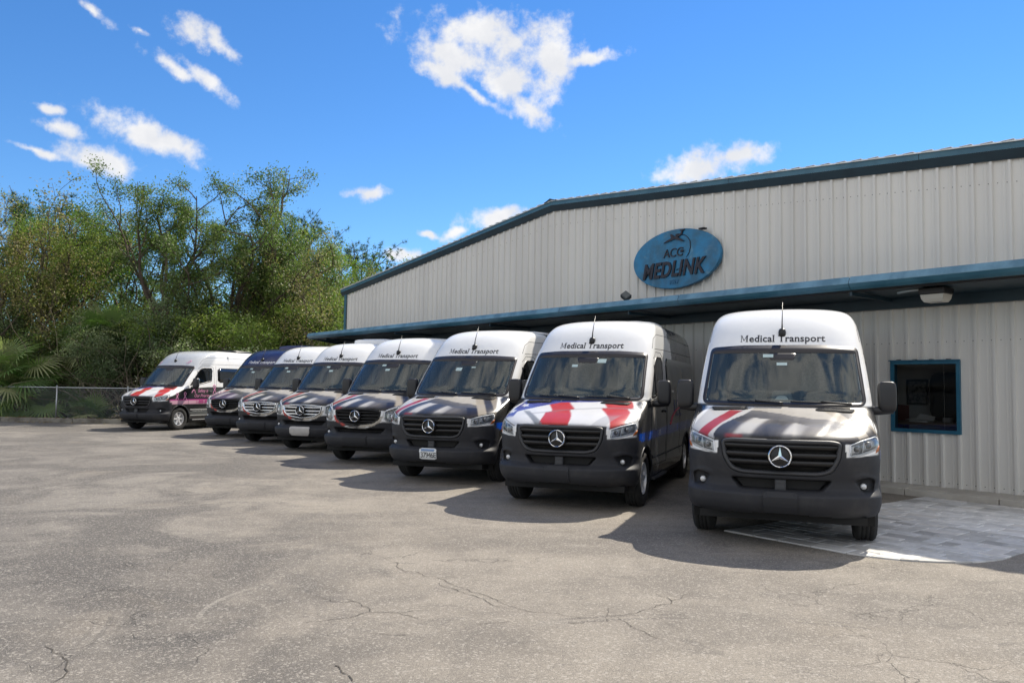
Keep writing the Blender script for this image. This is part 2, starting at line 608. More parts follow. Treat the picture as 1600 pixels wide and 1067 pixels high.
for ci, pl in enumerate(CRACKS):
    pts = [Vector((x, y)) for x, y in pl]
    for _ in range(4):
        q = []
        for a, b in zip(pts[:-1], pts[1:]):
            L = (b - a).length
            q += [a, (a + b) / 2 + Vector((rng.gauss(0, 1), rng.gauss(0, 1))) * L * .085]
        pts = q + [pts[-1]]
    V, Fc = [], []
    n = len(pts)
    for k, p in enumerate(pts):
        t = (pts[min(k + 1, n - 1)] - pts[max(k - 1, 0)]).normalized()
        s = k / (n - 1)
        wd_ = (.0026 if ci not in (6, 7) else .004) * (.45 + .9 * rng.random()) * min(1, 6 * s + .2, 6 * (1 - s) + .2)
        if ci == 0 and p.y > 7.4:
            wd_ *= .5
        V += [(p.x - t.y * wd_, p.y + t.x * wd_, .004), (p.x + t.y * wd_, p.y - t.x * wd_, .004)]
    for k in range(n - 1):
        Fc.append((2 * k, 2 * k + 1, 2 * k + 3, 2 * k + 2))
    link('crack', mk_mesh('crack', V, Fc, M_CRACK), lot)

# kerb along the wood
kerb = tag(empty('kerb', (-19.78, 30.63, 0), math.atan2(-.68, 5.04)), None, None, kind='structure')
for k in range(-14, 4):
    x0 = k * 3.05
    MB().bbox(x0 + .008, x0 + 3.042, .0, .16, -.05, .165 + .006 * (k % 3), .02).build('kerb_stone', M_KERB, kerb)

# ------------------------------------------------------------------ warehouse
BD_A = R(38.2)
BD_P = Vector((7.221, 12.567, 0))
bld = tag(empty('warehouse', BD_P, -R(90) + BD_A), 'long beige ribbed metal warehouse with low gable and teal blue trim', 'building')
M_WALL = mottled('beige_metal_siding', (.73, .71, .66), (.63, .61, .57), .9, .55, streak=.12, lo=.3, hi=.8)
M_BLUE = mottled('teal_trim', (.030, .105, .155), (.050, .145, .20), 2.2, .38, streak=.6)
M_BLUE_D = mottled('teal_shade_tone', (.010, .028, .042), (.013, .038, .056), 1.8, .5)  # trim teal darkened: shade of the undersides put into the colour
M_CANTOP = mottled('teal_sky_sheen_edge', (.15, .29, .385), (.085, .185, .255), 3.0, .42, streak=.5, bump=.1)  # trim teal lightened: sky reflection put into the colour of the edge
M_ROOF = principled('galvalume_roof', (.72, .73, .73), .4, .3)
M_DARK = principled('dark_recess', (.02, .02, .022), .7)
M_SCREW = principled('screw_heads', (.10, .09, .08), .6, .4)

LX0, LX1, LXR, ZR = -21.9, 2.15, -9.95, 6.44


def zrake(x):
    return ZR - .0905 * (x - LXR) if x > LXR else ZR - .1035 * (LXR - x)


PITCH_RIB = .2665
prof_rel = [(0, 0), (.072, 0), (.105, 0), (.109, .004), (.121, .004), (.125, 0), (.150, 0), (.154, .004), (.166, .004), (.170, 0), (.2005, 0), (.2145, .040), (.2525, .040), (.2665, 0)]
WIN = (-1.15, -.06, .97, 2.13)


def wall_panel(x0, nribs):
    xs = []
    for r in range(nribs):
        for px, py in prof_rel[:-1]:
            xs.append((x0 + r * PITCH_RIB + px, -py))
    xs.append((x0 + nribs * PITCH_RIB, 0))
    ex = []
    for (xa, ya), (xb, yb) in zip(xs[:-1], xs[1:]):
        ex.append((xa, ya))
        for wx in WIN[:2]:
            if xa < wx < xb:
                f = (wx - xa) / (xb - xa)
                ex.append((wx, ya + f * (yb - ya)))
    ex.append(xs[-1])
    ex = [p for p in ex if p[0] <= LX1 + .001]
    m = MB()
    for (xa, ya), (xb, yb) in zip(ex[:-1], ex[1:]):
        za, zb = zrake(xa) - .235, zrake(xb) - .235
        rngs = [(.10, None)]
        if xa >= WIN[0] - 1e-6 and xb <= WIN[1] + 1e-6:
            rngs = [(.10, WIN[2]), (WIN[3], None)]
        for lo, hi in rngs:
            m.quad((xa, ya, lo), (xb, yb, lo), (xb, yb, hi or zb), (xa, ya, hi or za))
    # returned edge of the lapping sheet
    m.quad((x0, 0, .10), (x0, .012, .10), (x0, .012, zrake(x0) - .235), (x0, 0, zrake(x0) - .235))
    m.build('wall_panel', M_WALL, bld)


x = LX0
while x < LX1 - .1:
    wall_panel(x, 3)
    x += 3 * PITCH_RIB
# screw rows
m = MB()
rows = [('z', .17), ('z', 2.45), ('r', -.59)]
nr = int((LX1 - LX0) / PITCH_RIB)
for k in range(nr):
    for kind, v in rows:
        for dx in (.055, .188):
            if kind == 'z' and v in (1.05,) and WIN[0] - .1 < LX0 + k * PITCH_RIB < WIN[1]:
                continue
            px = LX0 + k * PITCH_RIB + dx
            pz = v if kind == 'z' else zrake(px) + v
            m.box(px - .0055, px + .0055, -.008, -.0005, pz - .0055, pz + .0055)
tag(m.build('screws', M_SCREW, bld), kind='stuff')
# side, back walls and inside lining
m = MB()
m.quad((LX0, .0, 0), (LX0, 30, 0), (LX0, 30, zrake(LX0) - .2), (LX0, .0, zrake(LX0) - .2))
m.quad((LX1, .0, 0), (LX1, 30, 0), (LX1, 30, zrake(LX1) - .2), (LX1, .0, zrake(LX1) - .2))
m.quad((LX0, 30, 0), (LX1, 30, 0), (LX1, 30, zrake(LX1) - .2), (LXR, 30, ZR - .2), (LX0, 30, zrake(LX0) - .2))
m.build('side_wall', M_WALL, bld)
# corner trim
MB().box(LX0 - .035, LX0 + .13, -.055, -.044, .1, zrake(LX0) - .22).box(LX0 - .045, LX0 - .034, -.055, .14, .1, zrake(LX0) - .22).build('corner_trim', M_BLUE, bld)
MB().box(LX1 - .13, LX1 + .035, -.055, -.044, .1, zrake(LX1) - .22).box(LX1 + .034, LX1 + .045, -.055, .14, .1, zrake(LX1) - .22).build('corner_trim', M_BLUE, bld)
# roof sheets, ridge runs away from the facade
for xa, xb in ((LX0 - .25, LXR), (LXR, LX1 + .25)):
    m = MB()
    za, zb = zrake(xa), zrake(xb)
    m.quad((xa, -.14, za + .005), (xb, -.14, zb + .005), (xb, 30.3, zb + .005), (xa, 30.3, za + .005))
    m.quad((xa, -.14, za + .028), (xa, 30.3, za + .028), (xb, 30.3, zb + .028), (xb, -.14, zb + .028))
    m.quad((xa, -.14, za + .005), (xa, -.14, za + .028), (xb, -.14, zb + .028), (xb, -.14, zb + .005))
    L = xb - xa
    k = int(L / .3)
    rf = m.build('roof', M_ROOF, bld)
    mm = MB()
    for q in range(k):     # purlin-line rib ends along the rake
        px = xa + (q + .5) * L / k
        pz = zrake(px)
        mm.box(px - .09, px + .09, -.16, .6, pz + .028, pz + .037)
    tag(mm.build('roof_rib', M_ROOF, rf), kind='stuff')
MB().prism([(LXR - .25, ZR - .012), (LXR, ZR + .075), (LXR + .25, ZR - .012), (LXR, ZR + .03)], -.17, 30).build('ridge_cap', M_BLUE_D, bld)
# rake trim: fascia lengths with lapped joints and a soffit coloured dark for its shade
xj = [LX0 - .22, -18.0, -14.0, LXR, -8.2, -4.4, -.6, LX1 + .22]
for xa, xb in zip(xj[:-1], xj[1:]):
    za, zb = zrake(xa), zrake(xb)
    dx = .004
    m = MB()
    m.quad((xa + dx, -.13, za - .100), (xb - dx, -.13, zb - .100), (xb - dx, -.115, zb + .002), (xa + dx, -.115, za + .002))
    m.quad((xa + dx, -.13, za - .100), (xa + dx, -.115, za + .002), (xa + dx, 0, za + .002), (xa + dx, 0, za - .1))
    fa = m.build('rake_trim', M_BLUE, bld)
    m = MB()
    m.quad((xa, -.13, za - .101), (xa, -.045, za - .245), (xb, -.045, zb - .245), (xb, -.13, zb - .101))
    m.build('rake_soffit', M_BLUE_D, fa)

# canopy along the front
CX0, CX1 = -21.75, 2.4
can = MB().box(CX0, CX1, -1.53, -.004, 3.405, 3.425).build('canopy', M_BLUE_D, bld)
nj = 7
for k in range(nj):
    xa = CX0 + (CX1 - CX0) * k / nj + .004
    xb = CX0 + (CX1 - CX0) * (k + 1) / nj - .004
    m = MB()
    P = [(-1.50, 3.445), (-1.545, 3.440), (-1.600, 3.340), (-1.600, 3.325)]
    for (ya, za), (yb, zb) in zip(P[:-1], P[1:]):
        m.quad((xa, yb, zb), (xb, yb, zb), (xb, ya, za), (xa, ya, za))
    m.build('canopy_edge', M_CANTOP, can)
    m = MB()
    P = [(-1.597, 3.325), (-1.565, 3.275), (-1.52, 3.235), (-1.46, 3.235), (-1.46, 3.26)]
    for (ya, za), (yb, zb) in zip(P[:-1], P[1:]):
        m.quad((xa, yb, zb), (xb, yb, zb), (xb, ya, za), (xa, ya, za))
    m.build('canopy_lip', M_BLUE, can)
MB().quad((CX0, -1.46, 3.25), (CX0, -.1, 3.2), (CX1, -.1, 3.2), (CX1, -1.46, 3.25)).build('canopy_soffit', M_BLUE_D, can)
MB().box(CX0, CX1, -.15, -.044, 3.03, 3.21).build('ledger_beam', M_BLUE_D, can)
MB().quad((CX0, -1.6, 3.325), (CX0, -1.54, 3.44), (CX0, 0, 3.43), (CX0, 0, 3.03), (CX0, -1.5, 3.235)).build('canopy_end', M_BLUE_D, can)
for k in range(5):
    px = CX0 + 1.3 + k * 4.84
    MB().box(px - .02, px + .02, -1.45, -.15, 3.15, 3.21).build('canopy_bracket', M_BLUE_D, can)
for py, pz in ((-1.43, 3.222), (-1.38, 3.216)):
    MB().tube([(CX0 + .3, py, pz), (CX1 - .2, py, pz)], .011, 6).build('conduit', M_DARK, can)

# office window
M_FRAME = mottled('blue_window_frame', (.018, .11, .185), (.03, .14, .22), 4, .4)
M_PANE = glass_mat('office_glass', (.80, .82, .82), 1.5)
wx0, wx1, wz0, wz1 = WIN
win = MB().box(wx0 - .012, wx0 + .045, -.052, .08, wz0 - .012, wz1 + .012).box(wx1 - .045, wx1 + .012, -.052, .08, wz0 - .012, wz1 + .012) \
    .box(wx0 + .045, wx1 - .045, -.052, .08, wz1 - .04, wz1 + .012).box(wx0 + .045, wx1 - .045, -.052, .08, wz0 - .012, wz0 + .045).build('window', M_FRAME, bld)
MB().quad((wx0 + .04, -.02, wz0 + .04), (wx1 - .04, -.02, wz0 + .04), (wx1 - .04, -.02, wz1 - .035), (wx0 + .04, -.02, wz1 - .035)).build('pane', M_PANE, win)
MB().box(wx0 - .03, wx1 + .03, -.075, -.053, wz1 + .012, wz1 + .03).build('drip_flashing', M_FRAME, win)
M_RUST = mottled('rust_caulk', (.10, .07, .05), (.28, .26, .23), 18, .9)
for k in range(4):
    px = wx0 + .14 + k * .2665
    MB().superell((px, -.06, wz1 + .034), (.045, .014, .010), .8, 10, 6).build('caulk', M_RUST, win, True)
# dim office room behind the pane
M_ROOM = principled('office_plaster', (.66, .65, .62), .9)
m = MB()
m.quad((-3.2, 2.4, 0), (1.6, 2.4, 0), (1.6, 2.4, 2.9), (-3.2, 2.4, 2.9))
m.quad((-3.2, .1, 0), (-3.2, 2.4, 0), (-3.2, 2.4, 2.9), (-3.2, .1, 2.9))
m.quad((1.6, 2.4, 0), (1.6, .1, 0), (1.6, .1, 2.9), (1.6, 2.4, 2.9))
m.quad((-3.2, .1, 2.9), (-3.2, 2.4, 2.9), (1.6, 2.4, 2.9), (1.6, .1, 2.9))
m.quad((-3.2, .1, .1), (1.6, .1, .1), (1.6, 2.4, .1), (-3.2, 2.4, .1))
m.build('office_lining', M_ROOM, bld)


def local(name, lx, ly, z, label, cat, group=None, rz=0.0):
    """a thing placed in the warehouse's own axes"""
    a = -R(90) + BD_A
    o = empty(name, BD_P + Vector((math.cos(a) * lx - math.sin(a) * ly, math.sin(a) * lx + math.cos(a) * ly, z)), a + rz)
    return tag(o, label, cat, group)


M_DESK = principled('desk_wood', (.16, .12, .09), .5)
M_PAPER = principled('paper', (.62, .62, .60), .8)
M_RED = principled('red_lacquer', (.16, .015, .018), .45)
M_BLK = principled('black_plastic', (.012, .012, .013), .45)
M_GREYP = principled('grey_plastic', (.2, .2, .2), .5)
o = local('office_desk', -.95, 1.0, .1, 'desk seen dimly through the office window', 'desk')
MB().bbox(-.7, .7, -.35, .35, .95, 1.0, .008).build('desk_top', M_DESK, o)
for sx in (-.66, .62):
    for sy in (-.32, .28):
        MB().box(sx, sx + .04, sy, sy + .04, 0, .95).build('leg', M_DESK, o)
o = local('paper_stack', -1.05, .85, 1.1, 'pale loose papers on the desk inside the office window', 'papers')
MB().bbox(-.17, .14, -.11, .11, .001, .03, .004).build('stack', M_PAPER, o)
m = MB()
m.quad((-.25, -.12, .032), (.06, -.15, .034), (.08, .1, .09), (-.22, .12, .06)).quad((-.05, -.13, .05), (.22, -.06, .036), (.17, .13, .1), (-.08, .1, .14))
m.build('loose_sheet', M_PAPER, o)
o = local('desk_phone', -.66, .95, 1.1, 'small grey desk phone inside the office window', 'phone')
MB().bbox(-.07, .07, -.06, .06, .001, .09, .012).build('body', M_GREYP, o)
MB().superell((0, -.02, .11), (.085, .022, .02), .5, 12, 8).build('handset', M_BLK, o, True)
o = local('red_cabinet', -1.92, 1.35, .1, 'dark red cabinet at the left of the office window', 'cabinet')
MB().bbox(-.3, .3, -.25, .25, 0, 1.28, .01).build('carcass', M_RED, o)
MB().bbox(-.28, -.005, -.265, -.251, .05, 1.24, .006).build('door', M_RED, o)
MB().bbox(.005, .28, -.265, -.251, .05, 1.24, .006).build('door', M_RED, o)
o = local('picture_frame', -1.82, 2.38, 1.62, 'small framed grey print on the office back wall', 'picture')
MB().bbox(-.21, .21, -.02, .0, -.25, .25, .005).build('frame', M_BLK, o)
MB().box(-.17, .17, -.024, -.0205, -.21, .21).build('print', mottled('grey_print', (.10, .10, .10), (.34, .33, .31), 16, .8), o)
o = local('office_chair', -.92, 1.62, .1, 'tall black office chair back inside the window', 'chair')
MB().superell((0, 0, 1.45), (.33, .07, .45), .45, 20, 12).build('backrest', M_BLK, o, True)
MB().superell((0, -.25, .62), (.29, .28, .06), .5, 20, 8).build('seat', M_BLK, o, True)
MB().tube([(0, -.22, 0), (0, -.22, .6)], .04, 8).build('pedestal', M_BLK, o)
for k in range(5):
    an = k * 2 * math.pi / 5
    MB().tube([(0, -.22, .08), (.3 * math.cos(an), -.22 + .3 * math.sin(an), .03)], .025, 6).build('leg', M_BLK, o)

# concrete walk along the wall
walk = tag(empty('concrete_walk', BD_P, -R(90) + BD_A), None, None, kind='structure')
for k in range(-16, 3):
    xa = -.62 + k * 1.36
    MB().bbox(xa + .006, xa + 1.354, -.76, -.002, -.05, .10 + .002 * (k % 2), .008).build('slab', M_CONC, walk)

# paver apron
M_BED = mottled('joint_sand', (.13, .12, .105), (.09, .083, .074), 8, .95)
PAV_TINTS = [mottled('paver_stone', c, tuple(v * .82 for v in c), 7, .55, bump=.35, bscale=40) for c in ((.66, .655, .645), (.80, .79, .77), (.55, .54, .52), (.43, .42, .405), (.72, .695, .66))]
ax0, ax1, ay0, ay1, cr = -.3, 2.25, -5.8, -.78, 1.15
outline = [(ax0, ay1), (ax0, ay0)]
for k in range(13):
    an = -math.pi / 2 + math.pi / 2 * k / 12
    outline.append((ax1 - cr + cr * math.cos(an), ay0 + cr + cr * math.sin(an)))
outline += [(ax1, ay1)]
apron = link('paver_apron', mk_mesh('paver_apron', [(px, py, .006) for px, py in outline], [tuple(range(len(outline)))], M_BED))
apron.location, apron.rotation_euler = BD_P, (0, 0, -R(90) + BD_A)
tag(apron, 'grey stone paver apron in front of the office wall', None, kind='structure')


def clip(poly, hull):
    for a, b in zip(hull, hull[1:] + hull[:1]):
        out = []
        for p, q in zip(poly, poly[1:] + poly[:1]):
            sp = (b[0] - a[0]) * (p[1] - a[1]) - (b[1] - a[1]) * (p[0] - a[0])
            sq = (b[0] - a[0]) * (q[1] - a[1]) - (b[1] - a[1]) * (q[0] - a[0])
            if sp >= 0:
                out.append(p)
            if sp * sq < 0:
                f = sp / (sp - sq)
                out.append((p[0] + f * (q[0] - p[0]), p[1] + f * (q[1] - p[1])))
        poly = out
        if not poly:
            break
    return poly


rng = random.Random(11)
y = ay0
while y < ay1 - .05:
    hgt = rng.choice((.155, .235, .235))
    hgt = min(hgt, ay1 - y)
    if ay1 - (y + hgt) < .08:
        hgt = ay1 - y
    x = ax0
    while x < ax1 - .01:
        wdt = rng.choice((.16, .235, .315, .315, .39))
        wdt = min(wdt, ax1 - x)
        if ax1 - (x + wdt) < .09:
            wdt = ax1 - x
        gp = .004
        pc = clip([(x + gp, y + gp), (x + wdt - gp, y + gp), (x + wdt - gp, y + hgt - gp), (x + gp, y + hgt - gp)], outline)
        if len(pc) >= 3:
            zt = .015 + rng.uniform(-.002, .003)
            cx_ = sum(p[0] for p in pc) / len(pc)
            cy_ = sum(p[1] for p in pc) / len(pc)
            n = len(pc)
            V = [(p[0], p[1], -.01) for p in pc] + [(p[0], p[1], zt - .006) for p in pc] + [(cx_ + (p[0] - cx_) * .955, cy_ + (p[1] - cy_) * .955, zt) for p in pc]
            Fc = [tuple(range(2 * n, 3 * n))]
            for k in range(n):
                j = (k + 1) % n
                Fc += [(k, j, n + j, n + k), (n + k, n + j, 2 * n + j, 2 * n + k)]
            band = -3.35 < y < -1.6
            if band:
                mt = rng.choice((0, 1, 1, 4, 1, 0))
            else:
                mt = rng.choice((0, 2, 2, 3, 0, 4, 2))
            link('paver', mk_mesh('paver', V, Fc, PAV_TINTS[mt]), apron)
        x += wdt
    y += hgt

# ------------------------------------------------------------------ wall sign
def sign_material():
    m = mottled('blue_wash_sign', (.028, .125, .215), (.018, .20, .40), 2.4, .5)
    t = NT(m.node_tree)
    b = t.n['Principled BSDF']
    tcn = t.add('ShaderNodeTexCoord')
    src = b.inputs['Base Color'].links[0].from_socket
    c = t.mix(t.math('MULTIPLY', t.ramp(t.noise(tcn.outputs['Object'], 3.4, 5, .6, 1.0), .55, .78), .7), src, (.16, .30, .38))
    c = t.mix(t.math('MULTIPLY', t.ramp(t.noise(tcn.outputs['Object'], 1.6, 4, .6), .52, .7), .6), c, (.03, .12, .22))
    t.l.new(c, b.inputs['Base Color'])
    return m


M_SIGN = sign_material()
M_INK = principled('dark_plum_lettering', (.010, .008, .018), .45)
M_INK2 = principled('deep_blue_numerals', (.03, .14, .28), .5)
sg = local('oval_sign', -5.78, -.16, 4.44, 'oval blue company sign with plane silhouette on the upper wall', 'sign')
N = 72
ring = [(1.21 * math.cos(2 * math.pi * k / N), .645 * math.sin(2 * math.pi * k / N)) for k in range(N)]
m = MB()
V = [(px, 0, pz) for px, pz in ring] + [(px * .992, -.012, pz * .986) for px, pz in ring] + [(px, .07, pz) for px, pz in ring]
Fc = [tuple(range(N, 2 * N)), tuple(range(3 * N - 1, 2 * N - 1, -1))]
for k in range(N):
    j = (k + 1) % N
    Fc += [(k, j, N + j, N + k), (2 * N + k, 2 * N + j, j, k)]
link('board', mk_mesh('board', V, Fc, M_SIGN), sg)
for bx in (-.6, .6):
    MB().box(bx - .03, bx + .03, .07, .125, -.35, .35).build('bracket', M_DARK, sg)


def flat_text(name, txt, size, cx_, z0, parent, mat, depth=.02, y0=-.0125, **kw):
    V2, F2 = text_mesh(txt, size, **kw)
    xs_ = [p[0] for p in V2]
    mid = (min(xs_) + max(xs_)) / 2
    n = len(V2)
    V = [(p[0] - mid + cx_, y0 - depth, p[1] + z0) for p in V2] + [(p[0] - mid + cx_, y0, p[1] + z0) for p in V2]
    Fc = [tuple(f) for f in F2]
    cnt = {}
    for f in F2:
        for a, b in zip(f, f[1:] + f[:1]):
            cnt[(a, b)] = 1
    for (a, b) in cnt:
        if (b, a) not in cnt:
            Fc.append((b, a, a + n, b + n))
    return link(name, mk_mesh(name, V, Fc, mat), parent)


flat_text('lettering', 'MEDLINK', .47, -.02, -.375, sg, M_INK, .03, offset=.028, shear=.26, space=1.07, xs=.82)
flat_text('lettering', 'ACC', .27, -.03, .045, sg, M_INK, .02, offset=-.004, shear=.12, space=.95)
flat_text('house_number', '3559', .13, -.02, -.545, sg, M_INK2, .012, shear=.15)
MB().superell((.22, -.03, .145), (.045, .02, .032), .8, 10, 6).build('swoosh_dot', M_INK, sg)
MB().tube([(.28, -.02, -.30), (.05, -.02, -.245), (.27, -.02, -.19)], .008, 6).build('crossbar', M_INK, sg)
arc = [(.20, .50), (.28, .485), (.36, .43), (.43, .33), (.44, .20), (.40, .08), (.33, .0)]
MB().tube([(px, -.02, pz) for px, pz in arc], [.006, .007, .008, .009, .01, .009, .006], 6).build('swoosh', M_INK, sg)
pl = MB()
pl.prism([(-.29, .372), (-.17, .428), (-.05, .462), (.10, .497), (.19, .535), (.225, .60), (.255, .60), (.225, .510), (.14, .470), (.03, .432), (-.10, .398)][::-1], -.045, -.0126)
pl.prism([(.0, .438), (.23, .352), (.285, .358), (.10, .465)][::-1], -.052, -.0128)
pl.prism([(-.08, .455), (-.10, .545), (-.072, .545), (.02, .485)][::-1], -.040, -.0127)
pl.prism([(.17, .588), (.175, .606), (.30, .612), (.285, .592)][::-1], -.050, -.0129)
pl.prism([(.05, .492), (.06, .522), (.13, .532), (.15, .512)][::-1], -.05, -.0124)
pl.build('plane', M_INK, sg)
MB().box(.66, .8, -.03, .08, .545, .575).build('top_clip', M_DARK, sg)

# flood lamp on the canopy edge
M_LAMPH = principled('lamp_bronze', (.05, .06, .065), .5, .3)
M_LENS = principled('frosted_lens', (.55, .53, .47), .35)
fl = local('flood_lamp', -6.96, -.42, 3.43, 'small dark flood lamp standing on the canopy below the sign', 'lamp')
MB().tube([(.05, 0, 0), (.03, 0, .14), (.0, 0, .22)], .016, 8).superell((.05, 0, .012), (.05, .05, .014), .6, 12, 6).build('bracket', M_LAMPH, fl, True)
a, b = R(35), R(-40)
hd = MB().bbox(-.10, .10, -.055, .055, -.09, .09, .015).build('head', M_LAMPH, fl)
hd.location, hd.rotation_euler = (-.02, 0, .27), (R(-40), R(38), R(15))
ln = MB().bbox(-.08, .08, -.062, -.0552, -.07, .07, .003).build('lens', principled('lamp_glass', (.09, .10, .10), .2), hd)
# soffit light
sl = local('soffit_light', .0, -.95, 3.0, 'beige box light under the canopy near the window', 'lamp')
MB().bbox(-.19, .19, -.17, .17, .115, .215, .012).build('housing', M_BLK, sl)
V, Fc = [], []
for zz, s in ((.115, 1.0), (.05, .93), (.012, .80), (.0, .74)):
    for sx, sy in ((-1, -1), (1, -1), (1, 1), (-1, 1)):
        V.append((sx * .172 * s, sy * .15 * s, zz))
for k in range(3):
    for j in range(4):
        q = (j + 1) % 4
        Fc.append((4 * k + q, 4 * k + j, 4 * k + 4 + j, 4 * k + 4 + q))
Fc.append((12, 13, 14, 15)[::-1])
link('lens', mk_mesh('lens', V, Fc, M_LENS), sl)
cb = local('conduit_elbow', -.42, -1.15, 3.16, 'short grey conduit stub beside the soffit light', 'conduit')
MB().tube([(-.05, -.05, .0), (.12, 0, .03), (.3, .1, .05)], .022, 8).build('pipe', principled('zinc', (.35, .4, .42), .45, .6), cb, True)

# ------------------------------------------------------------------ chain link fence
M_ZINC = principled('galvanised_steel', (.42, .44, .45), .45, .75)
fz = tag(empty('chain_link_fence', (-24, 31.9, 0), math.atan2(-.12, 1.0)), 'low galvanised chain link fence with round posts before the wood', 'fence')
FL = 15.0
for k, px in enumerate((-9.2, -6.1, -3.05, 0, 3.05, 6.1, 9.1, 12.2, 14.9)):
    MB().tube([(px, 0, -.05), (px, 0, 1.36)], .030, 10).superell((px, 0, 1.38), (.036, .036, .03), .8, 10, 6).build('post', M_ZINC, fz, True)
MB().tube([(-9.2, 0, 1.33), (14.9, 0, 1.33)], .021, 8).build('top_rail', M_ZINC, fz, True)
m = MB()
k = -9.2
while k < 14.9:
    for sg_ in (1, -1):
        xa, xb = (k, k + 1.27) if sg_ > 0 else (k + 1.27, k)
        xa, xb = min(max(xa, -9.2), 14.9), min(max(xb, -9.2), 14.9)
        m.quad((xa - .0012, .0, .04), (xa + .0012, .0, .04), (xb + .0012, .002, 1.31), (xb - .0012, .002, 1.31))
    k += .062
tag(m.build('wire_mesh', M_ZINC, fz), kind='stuff')
# ------------------------------------------------------------------ vans


def paint_material():
    m = principled('van_wrap', (.8, .8, .8), .25)
    t = NT(m.node_tree)
    b = t.n['Principled BSDF']
    at = t.add('ShaderNodeAttribute', attribute_name='wrap')
    tcn = t.add('ShaderNodeTexCoord')
    dirt = t.ramp(t.noise(tcn.outputs['Object'], 2.5, 6, .65), .45, .8)
    c = t.mix(t.math('MULTIPLY', dirt, .10), at.outputs['Color'], (.30, .28, .25))
    t.l.new(c, b.inputs['Base Color'])
    t.l.new(t.math('ADD', t.math('SUBTRACT', .56, t.math('MULTIPLY', at.outputs['Alpha'], .32)), t.math('MULTIPLY', dirt, .06)), b.inputs['Roughness'])
    t.l.new(t.math('MULTIPLY', at.outputs['Alpha'], .55), b.inputs['Coat Weight'])
    b.inputs['Coat Roughness'].default_value = .045
    b.inputs['Specular IOR Level'].default_value = .20
    bp = t.add('ShaderNodeBump')
    bp.inputs['Distance'].default_value = .002
    t.l.new(t.math('MULTIPLY', t.math('SUBTRACT', 1.0, at.outputs['Alpha']), .25), bp.inputs['Strength'])
    t.l.new(t.noise(tcn.outputs['Object'], 420, 2), bp.inputs['Height'])
    t.l.new(bp.outputs[0], b.inputs['Normal'])
    return m


M_PAINT = paint_material()
M_PLAST = mottled('bumper_plastic', (.034, .035, .039), (.042, .043, .048), 3, .5, bump=.15, bscale=400)
M_HOLDER = principled('plate_bracket', (.030, .031, .035), .5, Specular_IOR_Level=.25)
M_MIRR = principled('mirror_plastic', (.018, .018, .020), .42)
M_PLBLK = principled('gloss_black', (.010, .010, .011), .35)
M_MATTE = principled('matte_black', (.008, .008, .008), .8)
M_CHROME = principled('chrome', (.80, .81, .82), .14, 1.0)
M_SILVER = principled('silver_alloy', (.74, .74, .75), .3, .4)
M_RUBBER = mottled('tyre_rubber', (.016, .016, .016), (.030, .029, .027), 6, .85)
M_WSHIELD = glass_mat('windscreen_glass', (.80, .88, .87), 1.5, haze=.075)
M_DOORGL = glass_mat('door_glass', (.50, .54, .54), 1.5)
M_PRIV = principled('privacy_glass', (.010, .011, .012), .05, Coat_Weight=.5)
M_FRIT = principled('ceramic_frit', (.026, .023, .025), .38)
M_CLEAR = glass_mat('lamp_cover', (.92, .94, .95), 1.5)
M_REFL = principled('lamp_reflector', (.66, .67, .69), .25, .35)
M_LEDW = principled('led_light_guide', (.85, .86, .88), .3)
M_AMBER = principled('amber_marker', (.45, .12, .015), .3)
M_LAMPDK = principled('lamp_bezel', (.20, .20, .21), .2, .5)
M_INT = principled('cabin_trim', (.10, .11, .11), .7)
M_INTL = principled('cabin_headliner', (.62, .64, .63), .8)
M_SEAT = mottled('seat_fabric', (.10, .105, .11), (.15, .155, .16), 30, .9)
M_LETD = principled('dark_lettering', (.03, .03, .035), .4)
M_LETW = principled('white_lettering', (.75, .75, .77), .4)
M_PLATE = principled('plate_white', (.72, .74, .74), .4)
M_STICK = principled('windscreen_sticker', (.50, .62, .60), .5)
M_GREYAC = principled('white_gelcoat', (.74, .75, .76), .35)

KZ = np.array([.24, .28, .33, .40, .48, .555, .592, .625, .68, .80, .95, 1.07, 1.12, 1.155, 1.20, 1.26, 1.32, 1.38, 1.425, 1.455, 1.60, 1.80, 2.0, 2.185, 2.30, 2.42, 2.52, 2.60, 2.66, 2.70, 2.73, 2.748])
KY = np.array([.30, .22, .13, .03, -.010, -.018, .035, .075, .078, .050, .020, .020, .045, .085, .17, .33, .53, .75, .91, .985, 1.115, 1.295, 1.475, 1.645, 1.745, 1.86, 1.975, 2.10, 2.25, 2.43, 2.72, 3.05])
KW = np.array([.87, .915, .945, .970, .988, .992, .985, .980, .982, .990, .998, 1.0, 1.0, 1.0, 1.0, .998, .995, .991, .988, .986, .975, .960, .944, .926, .912, .894, .870, .836, .785, .715, .60, .43])
KD = np.array([.45, .50, .53, .55, .56, .56, .56, .57, .58, .60, .64, .66, .66, .66, .64, .60, .54, .46, .39, .36, .34, .34, .36, .38, .40, .42, .45, .50, .55, .6, .6, .5])
KN = np.array([2.2, 2.2, 2.2, 2.2, 2.2, 2.2, 2.2, 2.2, 2.2, 2.2, 2.2, 2.2, 2.2, 2.2, 2.2, 2.2, 2.25, 2.3, 2.35, 2.4, 2.45, 2.5, 2.5, 2.5, 2.5, 2.5, 2.5, 2.5, 2.4, 2.3, 2.2, 2.2])


